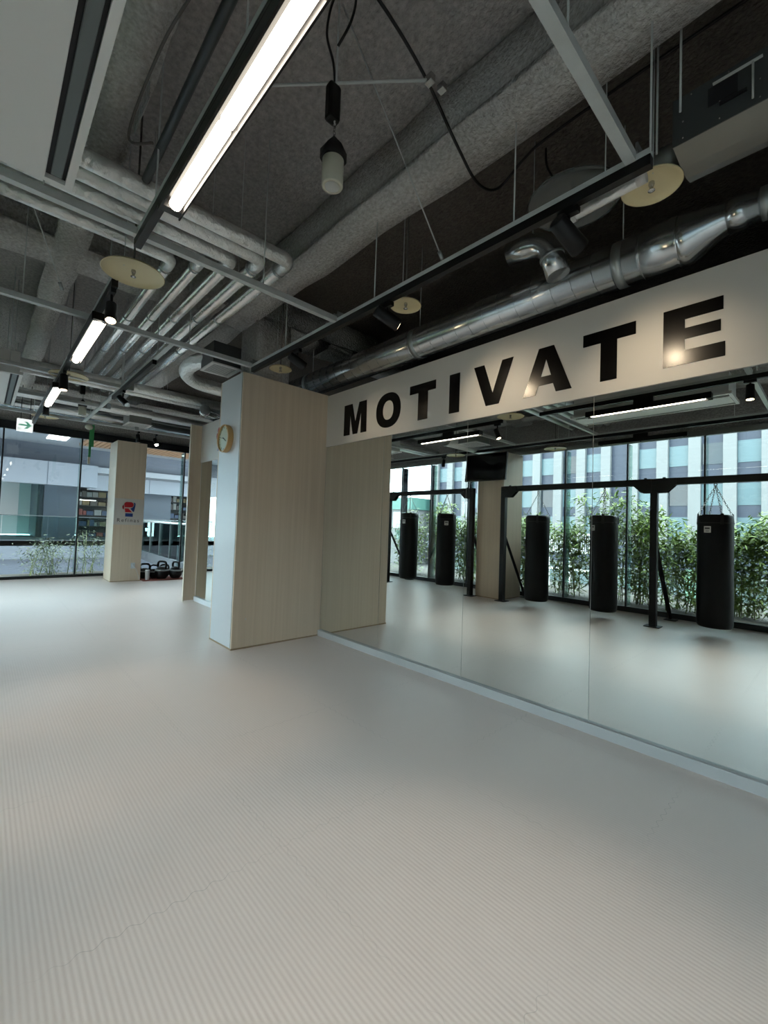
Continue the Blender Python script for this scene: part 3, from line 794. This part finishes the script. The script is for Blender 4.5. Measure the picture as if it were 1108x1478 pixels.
rd = thing('round_duct', 'silver round duct end above the second light strip, seen in the mirror', 'duct', (-5.12, -.5, 2.98))
part('duct_run', MB().sweep([(-5.12, -.3, 2.98), (-5.12, -2.0, 2.98)], .115, 24), FOIL, rd)
part('end_ring', MB().sweep([(-5.12, -.27, 2.98), (-5.12, -.31, 2.98)], [.118, .122], 24), GALV, rd)
part('hanger_rod', MB().cyl((-5.12, -.9, 3.08), (-5.12, -.9, ZC), .004, 6), ZINC, rd)
# ------------------------------------------------------------------ air conditioners
def cassette(x0, x1, y0, y1, z, lb):
    o = thing('ceiling_air_conditioner', lb, 'air conditioner', (x0, y0, z), 'white ceiling air conditioners')
    fr = MB()
    fw = .03
    fr.box(x0, x1, y1-fw, y1, z, z+.03).box(x0, x1, y0, y0+fw, z, z+.03).box(x0, x0+fw, y0+fw, y1-fw, z, z+.03).box(x1-fw, x1, y0+fw, y1-fw, z, z+.03)
    part('frame', fr, ACW, o)
    part('body', MB().box(x0+.03, x1-.03, y0+.03, y1-.03, z+.03, z+.26), ACW, o)
    part('intake_panel', MB().box(x0+.032, x1-.032, y0+.105, y1-.105, z-.004, z+.03, .003), ACW, o)
    for ya in (y0+.03, y1-.105):
        s_ = part('air_slot', MB().box(x0+fw, x1-fw, ya, ya+.075, z+.022, z+.03), SLOT, o)
        lv = MB().box(x0+.06, x1-.06, ya+.018, ya+.06, z+.004, z+.012, .003)
        part('louver', lv, ACG, s_)
    for xx in (x0+.2, x1-.2):
        for yy in (y0+.08, y1-.08): hanger(o, xx, yy, z+.26, ZC, .004)
    return o
cassette(-2.53, -.82, -.27, .243, 2.85, 'large white ceiling air conditioner at the upper left corner')
cassette(-8.15, -6.25, -.3, .27, 2.85, 'far white ceiling air conditioner at the left edge')

# ------------------------------------------------------------------ pendant lamps
def pendant(x, y, zb_, lb, coil=True):
    o = thing('pendant_lamp', lb, 'pendant lamp', (x, y, zb_), 'white cylinder pendant lamps')
    part('lamp_body', MB().lathe((x, y, zb_), [(.030, .014), (.035, 0), (.046, 0), (.050, .004), (.050, .172), (.044, .178)], 28), CREAMW, o)
    part('reflector', MB().lathe((x, y, zb_), [(.036, .001), (.028, .008), (.014, .015), (.0005, .015)], 20), LAMPG, o)
    part('bracket', MB().lathe((x, y, zb_), [(.062, .125), (.062, .170), (.007, .24), (.005, .242)], 6), BLACK, o)
    ch = MB(); n = 5
    for k in range(n):
        ch.torus((x, y, zb_+.24+k*.018), .007, .0018, (1, 0, 0) if k % 2 else (0, 1, 0), (0, 0, 1), 8, 5, 1.7)
    part('chain', ch, CHAIN, o)
    part('driver_box', MB().box(x-.035, x+.015, y-.04, y+.025, zb_+.315, zb_+.49, .014), BLACK, o, 'black driver box')
    z1 = ZC
    part('support_rod', MB().cyl((x, y, zb_+.3), (x, y, z1), .005, 8), ZINC, o)
    if coil:
        cpts = bez([(x-.005, y, zb_+.46), (x-.015, y-.01, zb_+.6), (x-.05, y-.03, zb_+.76), (x-.04, y-.01, zb_+.93), (x+.03, y+.01, zb_+.98), (x+.085, y+.03, zb_+.88), (x+.07, y+.02, zb_+.76), (x, y, zb_+.68)])
        part('cable', MB().sweep(cpts, .006, 8), CABLE, o, 'looped black cable')
    return o
pendant(-1.625, 1.116, 2.87, 'white cylinder pendant lamp with black cap hanging at the top centre')
pendant(-7.9, 1.05, 2.84, 'small far white cylinder pendant lamp above the far windows', False)

# loose cables and brace wires
single('hanging_cable', MB().sweep(bez([(-1.53, 1.08, 3.87), (-1.47, 1.3, 3.72), (-1.46, 1.55, 3.6), (-1.5, 1.88, 3.47), (-1.53, 2.12, 3.42), (-1.52, 2.32, 3.5), (-1.36, 2.34, 3.6), (-1.2, 2.32, 3.62), (-.75, 2.32, 3.64), (.4, 2.32, 3.66)]), .008, 8), CABLE, 'black cable drooping from the pendant lamp across the sprayed beam', 'cable')
single('hanging_cable', MB().sweep(bez([(-1.22, 2.36, 3.6), (-1.22, 2.38, 3.5), (-1.17, 2.4, 3.4), (-1.1, 2.42, 3.38)]), .006, 8), CABLE, 'short black cable hook below the beam near the clear dish', 'cable')
cr = thing('conduit_rod', 'thin pale conduit rod crossing behind the pendant lamp', 'conduit', (-1.6, 1.1, 3.4))
part('rod', MB().cyl((-1.98, .82, 3.4), (-1.33, 1.43, 3.4), .007, 8), ZINC, cr)
part('clip', MB().box(-1.345, -1.305, 1.42, 1.45, 3.385, 3.42).box(-1.31, -1.275, 1.47, 1.5, 3.36, 3.39), CHAIN, cr)
def wire(p0, p1, lb, r=.004):
    o = thing('brace_wire', lb, 'brace wire', p0, 'thin steel brace wires')
    part('wire', MB().cyl(p0, p1, r, 6), ZINC, o)
    d = (Vector(p1)-Vector(p0)).normalized()
    part('turnbuckle', MB().cyl(Vector(p0)+d*.01, Vector(p0)+d*.06, .012, 8), GALV, o)
wire((-1.68, 1.99, 2.94), (-1.75, 1.22, 3.965), 'thin brace wire slanting from the black track past the pendant lamp')
wire((-3.92, .36, 2.95), (-2.72, -.3, 3.965), 'thin brace wire slanting below the air conditioner at the left')
gc = bez([(-2.2, .5, 3.05), (-2.3, .42, 3.1), (-2.0, .46, 3.3), (-1.75, .5, 3.35), (-1.5, .52, 3.3), (-.6, .5, 3.3)])
single('grey_cable', MB().sweep(gc, .006, 8), GCABLE, 'grey cable running beside the dark duct left of the large light strip', 'cable')
single('conduit_pipe', MB().cyl((-2.75, .6, 3.25), (.6, .56, 3.25), .022, 10), DGREY, 'dark conduit pipe running left of the large light strip', 'conduit')
sl = MB()
for i in range(6): sl.box(-2.62+i*.045, -2.585+i*.045, .50, .504, 3.4, 3.45)
sl.box(-2.63, -2.35, .504, .508, 3.38, 3.47)
sb = thing('slotted_bracket', 'small slotted steel bracket above the silver pipes', 'bracket', (-2.5, .5, 3.4))
part('plate', sl, GALV, sb); hanger(sb, -2.4, .506, 3.47); hanger(sb, -2.6, .506, 3.47)

# exit sign and strap
ex = thing('exit_sign', 'small white exit sign with a green arrow hanging at the far left', 'sign', (-9.5, .475, 2.7))
part('sign_case', MB().box(-9.52, -9.485, .37, .585, 2.705, 2.92, .003), EXITM, ex)
link('arrow', curve_mesh('arrow', [[(-.08, -.014), (.03, -.014), (-.012, -.06), (.03, -.06), (.09, 0), (.03, .06), (-.012, .06), (.03, .014), (-.08, .014)]], .004, GREENS, lambda u, v, w: (-9.482+w, .478+u, 2.815+v)), ex)
fg = MB().box(-9.484, -9.481, .39, .40, 2.735, 2.76).box(-9.484, -9.481, .408, .418, 2.735, 2.76).box(-9.484, -9.481, .426, .43, 2.735, 2.76)
part('small_print', fg, GREENS, ex)
part('hanger_rod', MB().cyl((-9.5, .42, 2.92), (-9.5, .42, ZC), .006, 6).cyl((-9.5, .54, 2.92), (-9.5, .54, ZC), .006, 6), BLACK, ex)
st = thing('hanging_strap', 'green cargo strap hanging from the end of the side rail', 'strap', (-8.8, 1.32, 2.86))
part('webbing', MB().box(-8.805, -8.795, 1.29, 1.325, 2.3, 2.86).box(-8.815, -8.805, 1.32, 1.36, 2.5, 2.88), STRAP, st)
part('buckle', MB().ball((-8.8, 1.28, 2.83), .06, sz=.8, k=12), CREAMW, st)
part('strap_end', MB().box(-8.81, -8.79, 1.285, 1.32, 2.2, 2.32, .004), CREAMW, st)

# ------------------------------------------------------------------ kettlebells, tumbler
def kettle(x, y, s, lb, rz=0):
    o = thing('kettlebell', lb, 'kettlebell', (x, y, .012), 'black kettlebells by the far pillar')
    R = .125*s
    a = link('ball', MB().lathe((0, 0, 0), [(R*.5, 0), (R*.62, .004), (R*.9, R*.45), (R, R*.9), (R*.92, R*1.35), (R*.6, R*1.72), (R*.3, R*1.85)], 24).mesh('ball', RUBBER)); a.parent = o
    pts = bez([(-.62*R, 0, R*1.45), (-.8*R, 0, R*2.0), (-.62*R, 0, R*2.48), (0, 0, R*2.6), (.62*R, 0, R*2.48), (.8*R, 0, R*2.0), (.62*R, 0, R*1.45)])
    h = link('handle', MB().sweep(pts, R*.17, 10).mesh('handle', BLACK)); h.parent = o
    b_ = link('band', MB().lathe((0, 0, 0), [(R*.9, R*1.40), (R*.93, R*1.33), (R*.985, R*1.15), (R*.96, R*1.22)], 24).mesh('band', GALV)); b_.parent = o; b_['label'] = 'silver band'
    o.rotation_euler = (0, 0, rz)
single('exercise_mat', MB().box(-10.6, -9.98, 2.54, 3.4, 0, .012, .004), MATR, 'rust red mat under the kettlebells behind the logo pillar', 'mat')
kettle(-10.22, 2.96, 1.15, 'big black kettlebell in the middle of the row', .5)
kettle(-10.2, 3.24, 1.1, 'big black kettlebell at the right of the row', .3)
kettle(-10.42, 2.86, .85, 'smaller black kettlebell behind the middle one', 1.0)
kettle(-10.45, 3.08, .85, 'smaller black kettlebell between the two big ones', 1.2)
kettle(-10.45, 2.68, .95, 'black kettlebell behind the tumbler', 1.5)
tu = thing('tumbler', 'pale metal tumbler standing on the mat beside the logo pillar', 'tumbler', (-10.1, 2.645, .012))
part('cup', MB().lathe((-10.1, 2.645, .012), [(.036, 0), (.039, .005), (.046, .19), (.044, .195)], 20), TUMB, tu)
part('lid', MB().lathe((-10.1, 2.645, .207), [(.046, 0), (.047, .012), (.04, .02), (.01, .022)], 20), ACW, tu)

# ------------------------------------------------------------------ outside: street side (seen in the mirror)
GZ = -3.4
struct('terrain', MB().box(-60, 45, -70, YW-4.2, GZ-.3, GZ), ROAD)
mk = MB()
for i in range(12): mk.box(-30+i*4.4, -28.2+i*4.4, -24.2, -23.9, GZ, GZ+.012)
o = single('road_marking', mk, WHITE, 'white lane dashes painted on the street', 'road marking')
single('road_surface', MB().box(-60, 45, -27, -14, GZ, GZ+.008), ASPH, 'grey asphalt street below the windows', 'road')
struct('terrace', MB().box(XL-1.6, 12, YW-2.6, YW-.2, -.5, -.12), CURB)
pr = MB().box(XL-1.2, 10, -4.75, -2.5, -.12, -.03)
struct('planter_bed', pr, SOIL)

YF = -36.0
bd = thing('office_building', 'pale office building with white piers and slate blue spandrels across the street', 'building', (-16, YF, GZ))
part('wall', MB().box(-36, 30, YF-14, YF-.45, GZ, 13), SPAND, bd)
px_list = []
xx = -35.6
i = 0
while xx < 30:
    px_list.append(xx); xx += 2.27
for i, x in enumerate(px_list):
    part('pier', MB().box(x-.42, x+.42, YF-.45, YF, .75, 13, .02), PIER, bd)
k = 0
for i in range(len(px_list)-1):
    for fl in range(5):
        if i > 22: continue
        a, c = px_list[i]+.43, px_list[i+1]-.43
        z0 = 3.95+fl*3.3-3.3
        if fl == 0: z0 = .75+.55
        if z0 > 11.2: continue
        dark = (i*7+fl*3) % 5 == 0
        if (i % 6) == 3: continue
        if k < 98:
            part('window', MB().box(a, c, YF-.47, YF-.4, z0, z0+1.7), BGLASSD if dark else BGLASS, bd)
            k += 1
part('fascia', MB().box(-36, 30, YF-.2, YF+.9, -1.45, .6, .02), SPAND2, bd)
part('canopy_edge', MB().box(-36, 30, YF-.3, YF+1.0, .6, .76), PIER, bd)
part('canopy_edge', MB().box(-36, 30, YF-.3, YF+1.0, -1.6, -1.45), PIER, bd)
part('shopfront', MB().box(-35.5, 29.5, YF-.4, YF-.2, GZ, -1.6), SHOPG, bd)
single('kiosk_sign', MB().box(-7.6, -6.4, -30.1, -29.9, GZ, -.9, .03), basic('green kiosk', (96, 128, 110), .5), 'small green street sign board in front of the office building', 'sign')
lb_ = thing('low_building', 'low white building with a pale green roof beyond the office building', 'building', (-44, -34, GZ))
part('wall', MB().box(-62, -37.5, -42, -34, GZ, 3.7), PIER, lb_)
part('roof', MB().box(-62, -37.3, -42.2, -33.6, 3.7, 5.2), TEAL, lb_)
stw = thing('street_structure', 'white steel frame stairway standing on the street beyond the bamboo', 'structure', (-14, -26, GZ))
fr = MB()
for x in (-15.6, -13.9, -12.2): fr.box(x-.09, x+.09, -26.1, -25.9, GZ, 1.3)
for z in (-1.4, -.1, 1.2): fr.box(-15.7, -12.1, -26.1, -25.9, z, z+.14)
part('frame', fr, WHITE, stw)
bl = MB()
for i in range(24): bl.box(-15.5+i*.14, -15.46+i*.14, -26.02, -25.98, -.1, 1.2)
part('baluster', bl, WHITE, stw)

def bamboo(x, y, z0, h, lb, nst=7, leaves=900, mat=LEAF, spread=.5, name='bamboo_plant', L=.13):
    rnd = random.Random(int((x*31+y*17)*100))
    o = thing(name, lb, 'plant', (x, y, z0), 'plants outside the windows')
    st_ = MB(); lf = MB()
    for s in range(nst):
        bx, by = x+rnd.uniform(-.28, .28)*spread*2, y+rnd.uniform(-.2, .2)
        tx, ty = bx+rnd.uniform(-.5, .5)*spread, by+rnd.uniform(-.3, .3)*spread
        hh_ = h*rnd.uniform(.7, 1.05)
        pts = bez([(bx, by, z0), (bx*.7+tx*.3, by*.7+ty*.3, z0+hh_*.4), (bx*.35+tx*.65, by*.35+ty*.65, z0+hh_*.75), (tx+rnd.uniform(-.2, .2), ty, z0+hh_)], 4)
        st_.sweep(pts, [.010*(1-.75*i/(len(pts)-1)) for i in range(len(pts))], 5)
        for q in range(leaves//nst):
            t_ = rnd.uniform(.06, 1)**.85; k_ = t_*(len(pts)-1); i0 = min(int(k_), len(pts)-2)
            c = pts[i0].lerp(pts[i0+1], k_-i0)
            rr = .10+.32*spread*math.sin(PI*min(1, t_*.85))
            c = c+Vector((rnd.gauss(0, rr*.6), rnd.gauss(0, rr*.45), rnd.gauss(0, .06)))
            d = Vector((rnd.uniform(-1, 1), rnd.uniform(-1, 1), rnd.uniform(-.7, .25))).normalized()
            w = d.cross(Vector((rnd.uniform(-.5, .5), rnd.uniform(-.5, .5), 1))).normalized()*L*.11
            l_ = L*rnd.uniform(.6, 1.2)
            v = [lf.bm.verts.new(p) for p in (c, c+d*l_*.4+w, c+d*l_, c+d*l_*.4-w)]
            lf.bm.faces.new(v)
    part('stem', st_, STEM, o)
    part('foliage', lf, mat, o)
    return o
bl_ = [(-8.9, 1.7, 'bamboo beside the farthest bag, at the column reflection in the mirror'), (-7.9, 1.75, 'bamboo seen between the two farther punching bags'), (-6.9, 1.5, 'low bamboo behind the farther rack'),
       (-6.0, 1.7, 'bamboo seen just left of the rack post before the pillar'), (-5.2, 1.5, 'bamboo largely hidden behind the wood pillar in the mirror'),
       (-4.15, 1.5, 'bamboo between the slim brace and the second bag'), (-3.35, 1.95, 'tall leafy bamboo just left of the middle rack post'), (-2.75, 1.6, 'dense bamboo behind the middle rack post'),
       (-2.05, 1.45, 'bamboo between the middle post and the nearest bag'), (-1.15, 1.5, 'bamboo behind the nearest bag'), (-.55, 1.5, 'bamboo at the right edge of the mirror')]
for x, h, lb in bl_:
    bamboo(x*1.0, -3.55+random.uniform(-.2, .2), -.03, h*1.12, lb, 10, 2800, spread=.55, L=.16)

# ------------------------------------------------------------------ outside: mall side (left)
mg = thing('mall_gallery', 'grey panelled shopping gallery across the void outside the far windows', 'building', (-18, 2, -3.4))
part('upper_fascia', MB().box(-18.4, -18, -4.2, 2.95, 2.33, 3.1).box(-19.9, -19.5, 2.95, 14, 2.33, 3.3), MALLF, mg)
part('fascia_joint', MB().box(-18.001, -17.995, 1.55, 1.57, 2.33, 3.1).box(-18.001, -17.995, 1.55, 1.57, -.1, .48).box(-19.501, -19.495, 5.0, 5.02, 2.33, 3.3), MALLD, mg)
part('lower_fascia', MB().box(-18.4, -18, -4.2, 14, -.12, .48), MALLG, mg)
part('gallery_floor', MB().box(-23, -18, -4.2, 14, .3, .47), CURB, mg)
part('gallery_ceiling', MB().box(-24, -18.4, -4.2, 14, 2.9, 3.1), MALLS, mg)
part('upper_wall', MB().box(-19.2, -18.7, -2.6, 14, 3.1, 3.76), MALLD, mg)
part('base_wall', MB().box(-18.6, -18.2, -4.2, 14, -3.4, -.12), MALLD, mg)
part('slate_wall', MB().box(-20.9, -20.6, 1.72, 2.75, .47, 2.9).box(-20.9, -20.6, 4.6, 6.2, .47, 2.9), MALLD, mg)
part('shop_back', MB().box(-23.2, -23, 2.7, 12, .47, 2.9), SHOPD, mg)
part('corridor_end', MB().box(-24.2, -24, -4.2, 1.7, .47, 2.9), WHITE, mg)
part('corridor_wall', MB().box(-24, -20.9, 1.55, 1.72, .47, 2.9), MALLD, mg)
part('glass_door', MB().box(-20.75, -20.7, 1.0, 1.6, .47, 2.5), BALG, mg)
cl_ = MB()
for i in range(5): cl_.box(-18.8-i*1.1, -18.3-i*1.1, .55, .68, 2.88, 2.9)
part('ceiling_light', cl_, MALLL, mg)
shf = thing('shop_shelves', 'dark shop shelving with coloured goods in the gallery', 'shelf', (-21.6, 3.7, .47))
sh = MB()
for z in (.9, 1.35, 1.75, 2.1, 2.5): sh.box(-21.9, -21.4, 2.85, 4.55, z, z+.03).box(-21.9, -21.4, 6.3, 9, z, z+.03)
sh.box(-21.95, -21.9, 2.85, 4.55, .47, 2.8).box(-21.95, -21.9, 6.3, 9, .47, 2.8)
part('rack', sh, SHOPD, shf)
gd = MB(); rnd = random.Random(5)
for z in (.5, .93, 1.38, 1.78, 2.13):
    for y0, y1 in ((2.87, 4.5), (6.35, 8.9)):
        y = y0
        while y < y1:
            w = rnd.uniform(.08, .3); gd.box(-21.85, -21.45, y, y+w*.9, z, z+rnd.uniform(.12, .28), mat=rnd.choice([0, 1, 2, 3, 4, 4, 4])); y += w
g_ = part('goods', gd, GOODS, shf); g_['kind'] = 'stuff'
part('shelf_light', MB().box(-21.45, -21.4, 2.9, 3.5, 1.98, 2.0).box(-21.45, -21.4, 2.9, 4.4, 2.62, 2.64), MALLL, shf)

rl = thing('gallery_balustrade', 'glass balustrade along the gallery edge outside the far windows', 'balustrade', (-18.05, 1, .48))
part('handrail', MB().box(-18.07, -18.04, -4.2, 14, 1.27, 1.295), DGREY, rl)
for i in range(15):
    y = -4.1+i*1.15
    part('glass_panel', MB().box(-18.06, -18.045, y+.01, y+1.14, .5, 1.27), BALG, rl)
struct('soffit_outside', MB().box(-25, -15.2, -2.6, 14, 3.75, 3.95), MALLS)
struct('sun_block_upper', MB().box(XL-.2, XR+.1, YW-.2, YB+.1, ZC+.25, 12), SLAB)  # unseen mass added over the room to keep sun out of the atrium
tm = MB()
for i in range(30): tm.box(-17.5, -15.2, 2.3+i*.14, 2.41+i*.14, 3.68, 3.75)
struct('soffit_timber', tm, TIMB)
struct('soffit_skylight', MB().box(-17.2, -15.6, 1.4, 1.9, 3.72, 3.76), MALLL)
struct('atrium_floor', MB().box(-24, XL-.4, -4.2, 14, -3.5, -3.4), CURB)
struct('planter_bed_left', MB().box(XL-1.3, XL-.35, -2.0, 5.0, -.25, -.03), SOIL)

wk = thing('walkway', 'pale sloping walkway with glass balustrade outside beyond the kettlebells', 'walkway', (-14, 4.5, 0))
part('deck_edge', MB().prism([(-18, 4.15, -.05), (-11.8, 4.15, -.25), (-11.8, 4.15, .10), (-18, 4.15, .22)], (0, .12, 0)), CURB, wk)
part('deck', MB().prism([(-18, 4.27, -.1), (-11.8, 4.27, -.25), (-11.8, 4.27, -.05), (-18, 4.27, .1)], (0, 3, 0)), CURB, wk)
part('handrail', MB().sweep([(-18, 4.2, 1.24), (-11.8, 4.2, 1.18)], .03, 8), ZINC, wk)
part('handrail', MB().sweep([(-18, 6.5, 1.24), (-11.8, 6.5, 1.18)], .025, 8), DGREY, wk)
for i in range(6):
    x = -17.9+i*1.02
    part('glass_panel', MB().box(x, x+.99, 4.195, 4.207, .15, 1.18), BALG, wk)
    part('post', MB().box(x-.03, x+.0, 4.17, 4.23, .05, 1.2), DGREY, wk)
for i, (x, y, h, lb) in enumerate([(-12.15, .15, .55, 'sparse small plant outside at the far left window edge'), (-12.1, 1.0, .75, 'pale leafy shrub outside the far left window, left one'),
                                   (-12.0, 1.35, .9, 'pale leafy shrub outside the far left window beside the glass fin'), (-12.0, 1.85, 1.0, 'pale leafy shrub beside the logo pillar outside')]):
    bamboo(x, y, -.05, h, lb, 6 if i else 3, 620 if i else 60, LEAFB, .75, 'shrub', .1)
bamboo(-13.2, 8.0, -.1, 1.8, 'green shrub beyond the walkway balustrade', 6, 700, LEAFB, .8, 'shrub', .14)

# ------------------------------------------------------------------ world, sun, camera
w = bpy.data.worlds.new('sky'); S.world = w; w.use_nodes = True; t = w.node_tree
bg = t.nodes['Background']
tc = t.nodes.new('ShaderNodeTexCoord'); n = t.nodes.new('ShaderNodeTexNoise'); n.inputs['Scale'].default_value = 3.2; n.inputs['Detail'].default_value = 6
t.links.new(tc.outputs['Generated'], n.inputs['Vector'])
cr_ = t.nodes.new('ShaderNodeValToRGB'); cr_.color_ramp.elements[0].position = .36; cr_.color_ramp.elements[0].color = (.42, .74, .95, 1)
cr_.color_ramp.elements[1].position = .56; cr_.color_ramp.elements[1].color = (.95, .98, 1.0, 1)
t.links.new(n.outputs['Fac'], cr_.inputs['Fac']); t.links.new(cr_.outputs['Color'], bg.inputs['Color'])
bg.inputs['Strength'].default_value = 9.0
sun = bpy.data.lights.new('sun', 'SUN'); sun.energy = 2.2; sun.angle = math.radians(1.5); sun.color = (1, .95, .88)
so = bpy.data.objects.new('sun', sun); COL.objects.link(so); so.location = (20, 5, 25)
so.rotation_euler = Vector((-.6, -.09, -.78)).to_track_quat('-Z', 'Y').to_euler()

cam = bpy.data.cameras.new('camera'); co = bpy.data.objects.new('camera', cam); COL.objects.link(co)
f_px, yaw, pit, rol = 622.64, math.radians(46.949), math.radians(2.032), math.radians(2.011)
cam.sensor_fit = 'VERTICAL'; cam.sensor_height = 36; cam.sensor_width = 27; cam.lens = f_px/1478*36; cam.clip_start = .05; cam.clip_end = 300
F = Vector((-math.sin(yaw)*math.cos(pit), math.cos(yaw)*math.cos(pit), math.sin(pit)))
Rr = Vector((math.cos(yaw), math.sin(yaw), 0)); U = Rr.cross(F)
R2 = Rr*math.cos(rol)+U*math.sin(rol); U2 = -Rr*math.sin(rol)+U*math.cos(rol)
co.matrix_world = Matrix(((R2.x, U2.x, -F.x, 0), (R2.y, U2.y, -F.y, 0), (R2.z, U2.z, -F.z, 1.3), (0, 0, 0, 1)))
S.camera = co

S.view_settings.view_transform = 'Standard'; S.view_settings.look = 'None'; S.view_settings.gamma = 1; S.view_settings.use_curve_mapping = False
S.view_settings.exposure = .38
S.cycles.max_bounces = 10; S.cycles.diffuse_bounces = 5; S.cycles.glossy_bounces = 6; S.cycles.transparent_max_bounces = 16; S.cycles.transmission_bounces = 6
S.cycles.use_denoising = True; S.cycles.sample_clamp_indirect = 6; S.cycles.caustics_reflective = False; S.cycles.caustics_refractive = False
